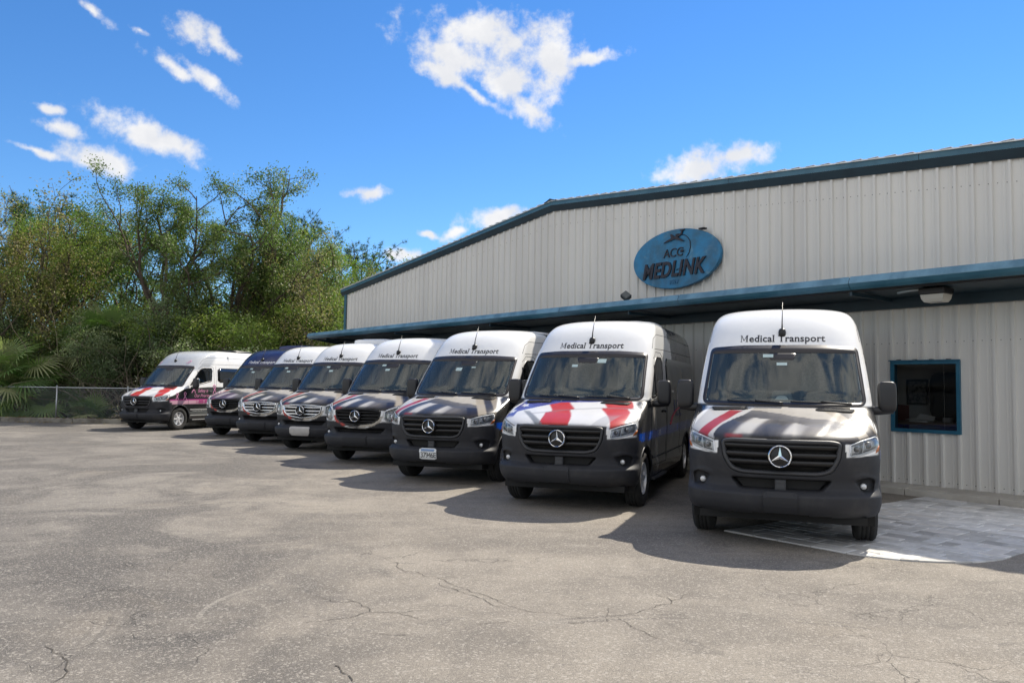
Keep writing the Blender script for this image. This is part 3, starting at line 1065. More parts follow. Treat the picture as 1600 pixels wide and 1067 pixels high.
def _pchip(xk, yk):
    h = np.diff(xk)
    dl = np.diff(yk) / h
    d = np.zeros_like(yk)
    for i in range(1, len(xk) - 1):
        if dl[i - 1] * dl[i] > 0:
            w1, w2 = 2 * h[i] + h[i - 1], h[i] + 2 * h[i - 1]
            d[i] = (w1 + w2) / (w1 / dl[i - 1] + w2 / dl[i])
    d[0], d[-1] = dl[0], dl[-1]

    def f(x):
        x = np.clip(np.asarray(x, float), xk[0], xk[-1])
        i = np.clip(np.searchsorted(xk, x) - 1, 0, len(h) - 1)
        t = (x - xk[i]) / h[i]
        return (2 * t**3 - 3 * t**2 + 1) * yk[i] + (t**3 - 2 * t**2 + t) * h[i] * d[i] + (-2 * t**3 + 3 * t**2) * yk[i + 1] + (t**3 - t**2) * h[i] * d[i + 1]
    return f


fY, fW, fD, fN = _pchip(KZ, KY), _pchip(KZ, KW), _pchip(KZ, KD), _pchip(KZ, KN)
VL = 6.35           # length
WB0, WB1 = 1.005, 4.85   # axle positions
WR = .385


def ysurf(x, z):
    """front surface: distance back from the nose"""
    W, D, n = fW(z), fD(z), fN(z)
    t = np.clip(np.abs(x) / W, 0, .99995)
    return fY(z) + D * (1 - (1 - t**n)**(1 / n))


def xsurf(y, z):
    """half width of the body side"""
    W, D, n = fW(z), fD(z), fN(z)
    s = np.clip((y - fY(z)) / D, 0, 1)
    return W * (1 - (1 - s)**n)**(1 / n)


def front_pt(x, z, off=0.0):
    e = .004
    y = ysurf(x, z)
    nx = (ysurf(x + e, z) - ysurf(x - e, z)) / (2 * e)
    nz = (ysurf(x, z + e) - ysurf(x, z - e)) / (2 * e)
    nx, nz = np.clip(nx, -4, 4), np.clip(nz, -6, 6)
    L = np.sqrt(nx**2 + 1 + nz**2)
    return np.stack([x + off * nx / L, y - off / L, z + off * nz / L], -1)


def side_pt(y, z, sx, off=0.0):
    e = .004
    xx = xsurf(y, z)
    gy = (xsurf(y + e, z) - xsurf(y - e, z)) / (2 * e)
    gz = (xsurf(y, z + e) - xsurf(y, z - e)) / (2 * e)
    gy, gz = np.clip(gy, -4, 4), np.clip(gz, -4, 4)
    L = np.sqrt(gy**2 + 1 + gz**2)
    return np.stack([sx * (xx + off / L), y - off * gy / L, z - off * gz / L], -1)


def sdf_poly(px, pz, poly):
    """signed distance to polygon, negative inside"""
    P = np.stack([px, pz], -1)
    v = np.array(poly, float)
    d = np.full(px.shape, 1e9)
    ins = np.zeros(px.shape, bool)
    for i in range(len(v)):
        a, b = v[i], v[(i + 1) % len(v)]
        e = b - a
        wv_ = P - a
        t = np.clip((wv_ @ e) / (e @ e + 1e-12), 0, 1)
        dd = wv_ - t[..., None] * e
        d = np.minimum(d, (dd**2).sum(-1))
        c = ((a[1] > P[..., 1]) != (b[1] > P[..., 1])) & (P[..., 0] < (b[0] - a[0]) * (P[..., 1] - a[1]) / (b[1] - a[1] + 1e-12) + a[0])
        ins ^= c
    return np.where(ins, -1, 1) * np.sqrt(d)


def rounded(poly, r, n=5):
    """round polygon corners"""
    out = []
    N = len(poly)
    rr = r if isinstance(r, (list, tuple)) else [r] * N
    for i in range(N):
        if rr[i] == 0:
            out.append(tuple(poly[i]))
            continue
        p, a, b = np.array(poly[i], float), np.array(poly[i - 1], float), np.array(poly[(i + 1) % N], float)
        da, db = a - p, b - p
        la, lb = np.linalg.norm(da), np.linalg.norm(db)
        q = min(rr[i], la * .45, lb * .45)
        s, e = p + da / la * q, p + db / lb * q
        for k in range(n + 1):
            t = k / n
            out.append(tuple((1 - t)**2 * s + 2 * t * (1 - t) * p + t * t * e))
    return out


def densify(poly, step):
    out = []
    for a, b in zip(poly, poly[1:] + poly[:1]):
        L = math.dist(a, b)
        k = max(1, int(L / step))
        for j in range(k):
            out.append((a[0] + (b[0] - a[0]) * j / k, a[1] + (b[1] - a[1]) * j / k))
    return out


def poly_rows(poly, nc, nr):
    """column-wise grid filling a u-monotone polygon: (nc+1, nr+1) u and v arrays"""
    P = np.array(poly, float)
    us = np.linspace(P[:, 0].min() + 1e-5, P[:, 0].max() - 1e-5, nc + 1)
    U, V = np.zeros((nc + 1, nr + 1)), np.zeros((nc + 1, nr + 1))
    for i, u in enumerate(us):
        hit = []
        for a, b in zip(P, np.roll(P, -1, 0)):
            if (a[0] > u) != (b[0] > u):
                hit.append(a[1] + (u - a[0]) / (b[0] - a[0]) * (b[1] - a[1]))
        lo, hi = min(hit), max(hit)
        U[i] = u
        V[i] = np.linspace(lo, hi, nr + 1)
    return U, V


def patch(name, poly, parent, mat, off=.003, thick=.0, nc=24, nr=12, sx=None, colf=None, smooth=True):
    """conformal panel on the nose (sx None: poly in x,z) or on a side (poly in y,z)"""
    U, V = poly_rows(poly, nc, nr)
    P = front_pt(U, V, off) if sx is None else side_pt(U, V, sx, off)
    vs = P.reshape(-1, 3)
    idx = np.arange((nc + 1) * (nr + 1)).reshape(nc + 1, nr + 1)
    q = np.stack([idx[:-1, :-1], idx[1:, :-1], idx[1:, 1:], idx[:-1, 1:]], -1).reshape(-1, 4)
    if sx is not None and sx < 0:
        q = q[:, ::-1]
    fc = [tuple(int(k) for k in f) for f in q]
    if thick:
        bd = list(idx[:, 0]) + list(idx[-1, 1:]) + list(idx[::-1, -1][1:]) + list(idx[0, ::-1][1:-1])
        B = front_pt(U, V, off - thick) if sx is None else side_pt(U, V, sx, off - thick)
        B = B.reshape(-1, 3)[bd]
        n0 = len(vs)
        vs = np.concatenate([vs, B])
        for k in range(len(bd)):
            j = (k + 1) % len(bd)
            f = (int(bd[j]), int(bd[k]), n0 + k, n0 + j)
            fc.append(f if not (sx is not None and sx < 0) else f[::-1])
    col = colf(vs) if colf is not None else None
    return link(name, mk_mesh(name, vs, fc, mat, smooth, col), parent)


def ring_patch(name, outer, inner, parent, mat, off=.004, thick=.02, sx=None, bulge=0.0, step=.03):
    """frame between two outlines with equal point counts; closed section"""
    n = len(outer)
    o, i = np.array(outer), np.array(inner)
    f = (lambda q, d: front_pt(q[:, 0], q[:, 1], d)) if sx is None else (lambda q, d: side_pt(q[:, 0], q[:, 1], sx, d))
    mid = (o + i) / 2
    rows = [f(o, off - thick), f(o, off), f(mid, off + bulge), f(i, off), f(i, off - thick)]
    V = np.concatenate(rows)
    fc = []
    for r in range(4):
        for k in range(n):
            j = (k + 1) % n
            q = (r * n + k, r * n + j, (r + 1) * n + j, (r + 1) * n + k)
            fc.append(q if sx is None or sx > 0 else q[::-1])
    return link(name, mk_mesh(name, V, fc, mat, True), parent)


def inset(poly, d):
    """shrink outline towards its inside (simple normal offset)"""
    P = np.array(poly, float)
    a, b = np.roll(P, 1, 0), np.roll(P, -1, 0)
    t = b - a
    t /= np.linalg.norm(t, axis=1)[:, None] + 1e-9
    nrm = np.stack([-t[:, 1], t[:, 0]], -1)
    area = .5 * np.sum(P[:, 0] * np.roll(P[:, 1], -1) - np.roll(P[:, 0], -1) * P[:, 1])
    return [tuple(p) for p in (P + nrm * (d if area > 0 else -d))]


def mirror(poly):
    return [(-x, z) for x, z in poly][::-1]


def surf_line(name, pts, parent, mat, r=.004, sx=None, off=.001, step=.05):
    q = []
    for a, b in zip(pts[:-1], pts[1:]):
        k = max(1, int(math.dist(a, b) / step))
        q += [(a[0] + (b[0] - a[0]) * j / k, a[1] + (b[1] - a[1]) * j / k) for j in range(k)]
    q.append(pts[-1])
    q = np.array(q)
    P = front_pt(q[:, 0], q[:, 1], off) if sx is None else side_pt(q[:, 0], q[:, 1], sx, off)
    return MB().tube([tuple(p) for p in P], r, 5).build(name, mat, parent, True)


# outlines on the nose (x, z) and on the sides (y, z)
WSH = rounded([(-.915, 1.462), (-.45, 1.452), (.45, 1.452), (.915, 1.462), (.862, 2.165), (.45, 2.188), (-.45, 2.188), (-.862, 2.165)], [.09, .0, .0, .09, .07, .0, .0, .07])
DWIN = rounded([(1.42, 1.50), (1.72, 1.49), (2.08, 1.56), (2.50, 1.64), (2.54, 2.06), (2.47, 2.12), (2.06, 2.12), (1.90, 2.03)], [.05, .2, .2, .08, .06, .06, .1, .12])
SWIN = rounded([(2.80, 1.60), (6.05, 1.62), (6.05, 2.12), (2.80, 2.12)], .07)
GRN = rounded([(-.60, 1.105), (-.575, .93), (-.50, .80), (-.38, .765), (.38, .765), (.50, .80), (.575, .93), (.60, 1.105), (.5, 1.128), (-.5, 1.128)], .05)
INT_N = rounded([(-.50, .715), (-.40, .610), (.40, .610), (.50, .715)], .03)
HLN = rounded([(.668, .962), (.80, .985), (.955, 1.035), (.972, 1.10), (.955, 1.172), (.80, 1.135), (.672, 1.088)], [.02, .05, .05, .03, .03, .05, .02])
FOGN = rounded([(.72, .72), (.79, .60), (.905, .60), (.925, .72), (.86, .755)], .03)
GRO = rounded([(-.53, 1.10), (-.50, .93), (-.36, .845), (0, .80), (.36, .845), (.50, .93), (.53, 1.10), (.30, 1.125), (0, 1.13), (-.30, 1.125)], .04)
INT_O = rounded([(-.60, .73), (-.50, .64), (.50, .64), (.60, .73)], .03)
HLO = rounded([(.60, .92), (.70, .87), (.90, .93), (.955, 1.12), (.945, 1.235), (.80, 1.21), (.61, 1.105)], [.03, .05, .05, .05, .03, .08, .03])
FOGO = rounded([(.72, .70), (.80, .56), (.90, .58), (.92, .70)], .03)


def sm(a, b, x):
    t = np.clip((x - a) / (b - a), 0, 1)
    return t * t * (3 - 2 * t)


def mixc(a, b, f):
    return a * (1 - f[:, None]) + np.asarray(b, float)[None, :] * f[:, None]


def hood_uv(P):
    u = P[:, 0] / .95
    v = (P[:, 1] - .06 - .34 * np.abs(u)**2.4) / .93
    return u, v


def hood_dark(P, tint=0.0):
    """printed monochrome flag with one red stripe"""
    u, v = hood_uv(P)
    n = len(P)
    wob = .018 * np.sin(9 * u + 4 * v) + .010 * np.sin(23 * u - 7 * v)
    cv = .86 - .56 * np.clip((u + .50) / 1.40, 0, 1)**1.15 + wob
    fine = .5 + .5 * np.sin(70 * (v + .45 * u) + 2 * np.sin(6 * u))
    c = np.tile(np.array([.62, .575, .50]), (n, 1))
    c = mixc(c, (.70, .66, .60), sm(.0, .35, v - cv) * .8)
    c = mixc(c, (.40, .365, .31), sm(.012, .0, np.abs(v - cv - .10 - .12 * u)) * .35)
    # grey stripe, darker towards its lower edge
    c = mixc(c, (.185, .175, .17), sm(.010, -.010, v - cv))
    c = mixc(c, (.075, .070, .068), sm(.0, -.26, v - cv) * .9)
    c = mixc(c, (.26, .245, .23), sm(.0, -.02, v - cv) * fine * .18)
    # warm pale stripe with blurred light and dark streaks
    w2 = sm(.010, -.010, v - (cv - .27))
    c = mixc(c, (.125, .110, .100), w2)
    st = .5 + .5 * np.sin(2 * np.pi * 1.9 * (u - .50 * v + .02) + .6 * np.sin(4 * v))
    lz = w2 * sm(.42, .05, u)
    c = mixc(c, (.74, .71, .66), lz * sm(.50, .90, st))
    c = mixc(c, (.050, .046, .044), lz * sm(.50, .12, st) * .85)
    c = mixc(c, (.26, .23, .19), w2 * sm(.16, .0, np.abs(u - .30 - .3 * v)) * .5)
    c = mixc(c, (.040, .036, .036), w2 * sm(.42, .60, u) * .7)
    c = mixc(c, (.030, .028, .028), sm(.085, .02, v) * sm(-.62, -.40, u) * .8)
    c = mixc(c, (.40, .05, .045), sm(.070, .02, v) * sm(-.62, -.55, u) * sm(-.38, -.42, u) * .8)
    # checker of the field at the offside corner
    rc = (u - .56) + .42 * (v - .2)
    lowc = sm(.012, -.012, v - (.40 - .18 * u))
    c = mixc(c, (.028, .024, .030), sm(-.006, .006, rc) * lowc)
    c = mixc(c, (.52, .455, .36), sm(-.006, .006, rc - .17) * sm(.306, .294, rc))
    c = mixc(c, (.060, .054, .058), sm(-.006, .006, rc - .30) * sm(.426, .414, rc))
    c = mixc(c, (.42, .36, .28), sm(-.006, .006, rc - .42) * sm(.526, .514, rc))
    c = mixc(c, (.022, .020, .022), sm(-.006, .006, rc - .52))
    # white and red at the nearside corner
    r = u + .93 - .46 * np.clip(v - .02, 0, 1)
    c = mixc(c, (.74, .72, .69), sm(.215, .205, r + .03 * np.sin(7 * v)))
    c = mixc(c, (.50, .050, .042), sm(-.006, .006, r) * sm(.150, .140, r) * sm(.80, .74, v))
    if tint:
        c = mixc(c, (.30, .20, .38), lz * .4)
    return c


def star_mask(u, v, cu, cv, r, rot):
    x, y = u - cu, v - cv
    an = np.arctan2(y, x) + rot
    k = np.mod(an, 2 * np.pi / 5) - np.pi / 5
    rad = np.hypot(x, y)
    # straight-edged five point star
    rr = r * .42 / np.maximum(np.cos(np.pi / 5 - np.abs(k)) - .0, .1) * (1 + 1.1 * (np.abs(k) / (np.pi / 5))**1.5)
    return sm(1.06, .94, rad / rr)


def hood_flag(P):
    """printed waving flag: blue field with stars, broad red and white stripes"""
    u, v = hood_uv(P)
    bend = .42 * (1 - v) + .05 * np.sin(5 * v + 2 * u) - .10 * (1 - v)**2
    s = u - bend
    fold = sm(.02, -.02, v - (.50 + .10 * np.sin(3 * u) - .25 * np.clip(-u - .1, 0, 1)))
    s = s + .10 * fold
    white, red, blue = np.array([.70, .70, .71]), (.50, .045, .04), (.085, .09, .30)
    c = np.tile(white, (len(P), 1))
    c = mixc(c, red, sm(-.50, -.485, s) * sm(-.09, -.105, s))
    c = mixc(c, red, sm(.42, .435, s) * sm(.80, .785, s) * sm(.90, .86, u + .0 * v))
    c = mixc(c, red, sm(-.98, -.965, s) * sm(-.80, -.815, s) * sm(.2, .1, v) * .0)
    bl = sm(.0, .02, (v - .20) - .9 * (u + .95)) * sm(.28, .25, u)
    bl = np.maximum(bl, sm(.86, .90, v - .10 * np.clip(u, -1, 1)) * sm(.45, .35, u))
    bl = np.maximum(bl, sm(-.80, -.83, u) * sm(.10, .2, v))
    c = mixc(c, blue, bl)
    for cu, cv_, rr, ro in ((-.78, .62, .085, .2), (-.92, .34, .085, .8), (-.52, .86, .08, .5), (-.93, .80, .07, 0), (-.25, .985, .06, .3), (-.64, .42, .0, 0), (.1, 1.02, .05, .1)):
        if rr:
            c = mixc(c, (.66, .67, .72), star_mask(u, v * .9 + .1 * cv_, cu, cv_, rr, ro) * bl)
    # printed grey folds
    ln = np.abs(v - (.50 + .10 * np.sin(3 * u) - .25 * np.clip(-u - .1, 0, 1)))
    c = mixc(c, np.array([.20, .19, .20]), sm(.045, .0, ln) * .55 * sm(-.75, -.4, u))
    c = mixc(c, np.array([.16, .17, .18]), sm(-.47, -.45, u + .9 * (v - .1)) * sm(-.33, -.35, u + .9 * (v - .1)) * sm(.42, .36, v) * .8)
    c = mixc(c, np.array([.32, .33, .36]), sm(.02, .0, np.abs(u - .55 - .5 * v) - .09) * sm(.35, .2, v) * .45)
    return c


class Style:
    def __init__(s, gen, hood, head=(.88, .88, .87), side='dark', tint=0.0):
        s.gen, s.hood, s.head, s.side, s.tint = gen, hood, np.array(head), side, tint


def body_color(P, st):
    x, y, z = P[:, 0], P[:, 1], P[:, 2]
    n = len(P)
    white = np.array([.88, .88, .87])
    C = np.tile(white, (n, 1))
    gl = np.ones(n)
    ax = np.abs(x)
    # header above the windscreen
    hd = sm(1.98, 2.05, z) * sm(2.6, 2.4, y - .9 * (z - 2.2))
    C = mixc(C, st.head, hd)
    # sides: dark printed lower body
    if st.side == 'pink':
        belt = 1.40 + .05 * sm(1.3, 2.6, y) - .28 * sm(1.35, .45, y)
    else:
        belt = 1.47 + .10 * sm(1.2, 2.9, y) - .30 * sm(1.25, .45, y)
    on = sm(.42, .5, y) * sm(.80, .88, ax)
    low = on * sm(.008, -.008, z - belt)
    swirl = .5 + .5 * np.sin(4.2 * y + 3.5 * z + 1.8 * np.sin(2.3 * y - 1.5 * z))
    dk = np.array([.018, .019, .021])[None, :] * (1 - swirl[:, None]) + np.array([.050, .049, .047])[None, :] * swirl[:, None]
    C = C * (1 - low[:, None]) + dk * low[:, None]
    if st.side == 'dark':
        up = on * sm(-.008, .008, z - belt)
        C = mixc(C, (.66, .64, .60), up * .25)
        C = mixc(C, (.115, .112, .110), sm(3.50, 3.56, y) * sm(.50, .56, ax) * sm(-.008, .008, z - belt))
        # pale flare of the print over the front door
        fl = low * sm(.16, .02, np.abs(y - 1.62 - .45 * (1.2 - z)))
        C = mixc(C, (.36, .34, .31), fl * .9)
        bs = low * sm(.90, .915, z) * sm(1.03, 1.015, z - .02 * sm(1.2, 3, y)) * sm(.50, .60, y)
        C = mixc(C, (.010, .085, .50), bs)
    else:
        pk = low * sm(.865, .88, z) * sm(1.035, 1.02, z) * sm(.50, .58, y)
        C = mixc(C, (.62, .36, .45), pk)
        C = mixc(C, (.42, .03, .22), low * sm(.995, 1.005, z) * sm(1.04, 1.03, z) * sm(.50, .58, y))
        C = mixc(C, (.62, .62, .60), on * sm(.67, .675, z) * sm(.70, .695, z) * sm(1.45, 1.5, y))  # pale strips painted as reflections along the lower side
        C = mixc(C, (.62, .62, .60), on * sm(.47, .475, z) * sm(.505, .50, z) * sm(1.45, 1.5, y))
        C = mixc(C, (.10, .105, .10), on * sm(.50, .51, z) * sm(.67, .66, z) * sm(1.45, 1.5, y) * .8)
    # hood print
    hz = (z > 1.05) & (z < 1.47) & (y < 1.06)
    if hz.any():
        H = hood_flag(P[hz]) if st.hood == 'flag' else hood_dark(P[hz], st.tint)
        k = sm(1.085, 1.10, z[hz]) * sm(1.465, 1.458, z[hz])
        if st.gen == 'new':
            sidef = sm(.985, .95, ax[hz] + .35 * np.clip(y[hz] - .55, 0, 1))
        else:
            sidef = sm(.99, .96, ax[hz] + .35 * np.clip(y[hz] - .55, 0, 1))
        k = k * np.maximum(sidef, .0)
        C[hz] = C[hz] * (1 - k[:, None]) + H * (.92 if st.hood == 'flag' else .64) * k[:, None]
        gl[hz] = gl[hz] * (1 - .30 * k)
    # cowl under the windscreen
    cw = sm(1.442, 1.447, z) * sm(1.47, 1.462, z) * (y < 1.25) * sm(.93, .9, ax)
    C = mixc(C, (.02, .02, .021), cw)
    gl = gl * (1 - cw * .7)
    # plastic bumper
    plast = np.array([.036, .037, .042])
    if st.gen == 'new':
        top = np.where(ax < .635, 1.128, .962 + .02 * sm(.66, .95, ax))
        top = np.where(ax > .98, .93, top)
        b = sm(.006, -.006, z - top) * sm(.66, .60, y)
    else:
        top = np.where(ax < .60, .735 + .14 * sm(.15, .58, ax), .875)
        b = sm(.006, -.006, z - top) * sm(.66, .60, y)
    C = mixc(C, plast, b)
    gl = gl * (1 - b)
    if st.gen == 'old':
        # printed band round the grille
        bd = np.zeros(n)
        bs_ = (y < .35) & (z < 1.02) & (ax < .64)
        bd[bs_] = sm(.062, .054, sdf_poly(x[bs_], z[bs_], GRO)) * sm(1.0, .97, z[bs_])
        C = mixc(C, (.045, .040, .040), bd)
        C = mixc(C, (.46, .42, .36), bd * sm(-.02, .02, x - .08 - .3 * (z - .8)))
        C = mixc(C, (.46, .06, .05), bd * sm(-.60, -.58, x) * sm(-.28, -.32, x + .9 * (z - .82)))
        C = mixc(C, (.05, .045, .045), bd * sm(-.44, -.42, x) * sm(-.38, -.40, x))
    # sills
    sl = sm(.36, .34, z) * (y > 1.3)
    C = mixc(C, (.028, .028, .030), sl)
    gl = gl * (1 - sl)
    # holes: grille, intake, lamp pockets
    fr = y < ysurf(x, z) + .14
    for poly, c in (((GRN if st.gen == 'new' else GRO), (.006, .006, .006)), ((INT_N if st.gen == 'new' else INT_O), (.007, .007, .008)), ((HLN if st.gen == 'new' else HLO), (.30, .305, .31)), ((FOGN if st.gen == 'new' else FOGO), (.022, .023, .026))):
        px = x if poly in (GRN, GRO, INT_N, INT_O) else ax
        k = np.zeros(n)
        sel = (y < .9) & (z < 1.3)
        if sel.any():
            k[sel] = sm(.004, -.006, sdf_poly(px[sel], z[sel], poly))
        C = mixc(C, c, k)
        gl = gl * (1 - k)
    return np.concatenate([C, gl[:, None]], 1)


def recess(x, z, gen):
    """how far the nose is pushed in at (x, z)"""
    ax = np.abs(x)
    if gen == 'new':
        feats = ((x, GRN, .07), (x, INT_N, .09), (ax, HLN, .05), (ax, FOGN, .05))
    else:
        feats = ((x, GRO, .07), (x, INT_O, .09), (ax, HLO, .05), (ax, FOGO, .05))
    d = np.zeros(x.shape)
    for px, poly, dep in feats:
        d = np.maximum(d, dep * sm(.006, -.014, sdf_poly(px, z, poly)))
    # bonnet: raised centre panel and crease lines
    v = np.clip((z - 1.13) / .31, 0, 1)
    hood = sm(1.125, 1.16, z) * sm(1.45, 1.42, z)
    edge = .34 + .30 * v
    d -= .014 * hood * sm(edge + .05, edge - .05, ax)
    d -= .007 * hood * sm(.16 + .06 * v, .10 + .04 * v, ax)
    # swage over the fog pockets and the lower spoiler lip
    d -= .014 * sm(.05, .0, np.abs(z - (.765 - .25 * np.abs(ax - .80)))) * sm(.66, .74, ax) * sm(.60, .66, z)
    return d


def shell_grid(gen, hi):
    k = 1.0 if hi else .5
    zs = np.concatenate([np.linspace(.24, .66, int(34 * k) + 1)[:-1], np.linspace(.66, 1.13, int(44 * k) + 1)[:-1], np.linspace(1.13, 1.455, int(40 * k) + 1)[:-1], np.linspace(1.455, 2.19, int(34 * k) + 1)[:-1], np.linspace(2.19, 2.66, int(28 * k) + 1)[:-1], np.linspace(2.66, 2.748, 12)])
    nf = int(100 * k)
    ph = np.linspace(0, 1, nf + 1)
    ph = np.pi / 2 * (ph * .9 + .1 * ph**2)
    half = []
    ns, nl = int(56 * k), int(70 * k)
    for z in zs:
        W, D, n, Y0 = float(fW(z)), float(fD(z)), float(fN(z)), float(fY(z))
        x = W * np.sin(ph)**(2 / n)
        y = Y0 + D * (1 - np.clip(np.cos(ph), 0, 1)**(2 / n))
        y1 = Y0 + D
        if y1 < 1.45:
            ya = np.linspace(y1, 1.62, ns + 1)[1:]
        else:
            ya = np.linspace(y1, y1 + .25, ns + 1)[1:]
        yb = np.linspace(ya[-1], VL - .10, nl + 1)[1:]
        ys = np.concatenate([ya, yb])
        tz = sm(2.2, 2.7, np.array([z]))[0] * .12
        xr = W - .05 * sm(5.2, VL, ys)
        rear = [(xr[-1] - .02, VL - .05 - tz), (xr[-1] - .07, VL - .012 - tz), (xr[-1] * .6, VL - tz), (0, VL - tz)]
        row = np.concatenate([np.stack([x, y], -1), np.stack([xr, ys], -1), np.array(rear)])
        half.append(row)
    H = np.array(half)
    Z = np.repeat(zs[:, None], H.shape[1], 1)
    return H[..., 0], H[..., 1], Z, nf


def make_shell(gen, hi):
    X, Y, Z, nf = shell_grid(gen, hi)
    # snap side vertices to the wheel arches
    AR = .455
    for cy in (WB0, WB1):
        d = np.hypot(Y - cy, Z - WR)
        ang_y, ang_z = (Y - cy) / (d + 1e-9), (Z - WR) / (d + 1e-9)
        cell = .016 if hi else .03
        if cy == WB1:
            cell = .03
        k = (np.abs(d - AR) < cell) & (X > .6)
        Y = np.where(k, cy + ang_y * AR, Y)
        Zn = np.where(k, WR + ang_z * AR, Z)
        Z = np.maximum(Zn, .24)
    # recesses
    fr = np.zeros(X.shape, bool)
    fr[:, :nf + 1] = True
    sel = fr & (Z < 1.46)
    Y = Y.copy()
    Y[sel] += recess(X[sel], Z[sel], gen)
    V = np.stack([X, Y, Z], -1)
    Vm = V[:, ::-1].copy()
    Vm[..., 0] *= -1
    G = np.concatenate([Vm[:, :-1], V], 1)      # left rear .. nose .. right rear
    nr_, nc_ = G.shape[:2]
    idx = np.arange(nr_ * nc_).reshape(nr_, nc_)
    q = np.stack([idx[:-1, :-1], idx[:-1, 1:], idx[1:, 1:], idx[1:, :-1]], -1).reshape(-1, 4)
    P = G.reshape(-1, 3)
    top = idx[-1]
    return P, q, top


_shell_cache = {}


def get_shell(gen, hi):
    key = (gen, hi)
    if key in _shell_cache:
        return _shell_cache[key]
    P, q, top = make_shell(gen, hi)
    c = P[q].mean(1)
    x, y, z = c[:, 0], c[:, 1], c[:, 2]
    ax = np.abs(x)
    keep = np.ones(len(q), bool)
    for cy in (WB0, WB1):
        keep &= ~((np.hypot(y - cy, z - WR) < .455 - .004) & (ax > .55))
    keep &= ~((y < .60) & (z < .345 + .03 * sm(.5, .0, ax)))
    front = y < ysurf(x, z) + .2
    k = front & (z > 1.4) & (z < 2.25)
    sd = np.full(len(q), 1.0)
    sd[k] = sdf_poly(x[k], z[k], WSH)
    keep &= ~(sd < -.045)
    k = (ax > .75) & (y > 1.2) & (y < 2.7) & (z > 1.4) & (z < 2.2)
    sd[:] = 1.0
    sd[k] = sdf_poly(y[k], z[k], DWIN)
    keep &= ~(sd < -.03)
    part = np.zeros(len(q), int)
    ysd = y - fY(z)
    hood = (z > 1.13) & (z < 1.447) & (y < 1.02) & (ax < .93)
    if gen == 'new':
        bump = (y < .62) & (z < np.where(ax < .635, 1.128, .962 + .02 * sm(.66, .95, ax)))
    else:
        bump = (y < .62) & (z < .80)
    door = (y > 1.36) & (y < 2.62) & (z > .50) & (z < 2.16) & (ax > .7)
    part[hood] = 1
    part[bump] = 2
    part[door & (x > 0)] = 3
    part[door & (x < 0)] = 4
    # vertex normals of the whole skin
    fn = np.cross(P[q[:, 2]] - P[q[:, 0]], P[q[:, 3]] - P[q[:, 1]])
    vn = np.zeros_like(P)
    for j in range(4):
        np.add.at(vn, q[:, j], fn)
    vn /= np.linalg.norm(vn, axis=1)[:, None] + 1e-12
    _shell_cache[key] = (P, q, top, keep, part, vn)
    return _shell_cache[key]


def star_emblem(parent, mat, z=.965, r=.112, y=-.03):
    """ringed three-pointed badge"""
    m = MB()
    n = 40
    prof = [(r * .86, .0), (r * .88, -.012), (r * .94, -.017), (r, -.010), (r, .008), (r * .86, .0)]
    m.lathe(prof, n, 'y', (0, y, z))
    for k in range(3):
        a = math.pi / 2 + k * 2 * math.pi / 3
        tip = (r * .90 * math.cos(a), r * .90 * math.sin(a))
        w0 = r * .17
        L = (w0 * math.cos(a + math.pi / 2) - .0, w0 * math.sin(a + math.pi / 2))
        i = len(m.v)
        b0 = (r * .17 * math.cos(a + math.pi / 3), r * .17 * math.sin(a + math.pi / 3))
        b1 = (r * .17 * math.cos(a - math.pi / 3), r * .17 * math.sin(a - math.pi / 3))
        m.v += [(0, y - .022, z), (b0[0], y - .006, z + b0[1]), (tip[0], y - .010, z + tip[1]), (b1[0], y - .006, z + b1[1])]
        m.f += [(i, i + 2, i + 1), (i, i + 3, i + 2)]
    return m.build('badge', mat, parent, False)


def wheel(parent, x, y, sx, rimmat):
    w_ = empty('wheel')
    w_.parent = parent
    w_.location = (x, y, WR)
    hw = .118
    prof = [(.225, -hw * .70), (.245, -hw * .92), (.285, -hw), (.335, -hw * .99), (.362, -hw * .90), (.378, -hw * .72), (.3845, -hw * .66), (.3845, -hw * .40), (.376, -hw * .385), (.376, -hw * .30), (.385, -hw * .285), (.385, -hw * .06), (.376, -hw * .045), (.376, hw * .045), (.385, hw * .06), (.385, hw * .285), (.376, hw * .30), (.376, hw * .385), (.3845, hw * .40), (.3845, hw * .66), (.378, hw * .72), (.362, hw * .90), (.335, hw * .99), (.285, hw), (.245, hw * .92), (.225, hw * .70)]
    MB().lathe(prof, 44, 'x').build('tyre', M_RUBBER, w_, True)
    m = MB()
    o = sx * hw
    m.lathe([(.226, o * .72), (.222, o * .86), (.212, o * .84), (.205, o * .45), (.19, -o * .3), (.02, -o * .3)], 36, 'x')
    for k in range(6):
        a = k * math.pi / 3
        ca, sa = math.cos(a), math.sin(a)

        def pt(r, t, dx):
            return (dx, r * ca - t * sa, r * sa + t * ca)
        i = len(m.v)
        m.v += [pt(.045, -.030, o * .62), pt(.045, .030, o * .62), pt(.215, .026, o * .74), pt(.215, -.026, o * .74), pt(.045, -.032, o * .2), pt(.045, .032, o * .2), pt(.215, .03, o * .3), pt(.215, -.03, o * .3)]
        m.f += [(i, i + 1, i + 2, i + 3), (i, i + 3, i + 7, i + 4), (i + 1, i + 5, i + 6, i + 2), (i + 4, i + 7, i + 6, i + 5)]
    m.lathe([(.0, o * .70), (.035, o * .69), (.058, o * .62), (.06, o * .2)], 20, 'x')
    m.build('rim', rimmat, w_, False)
    return w_


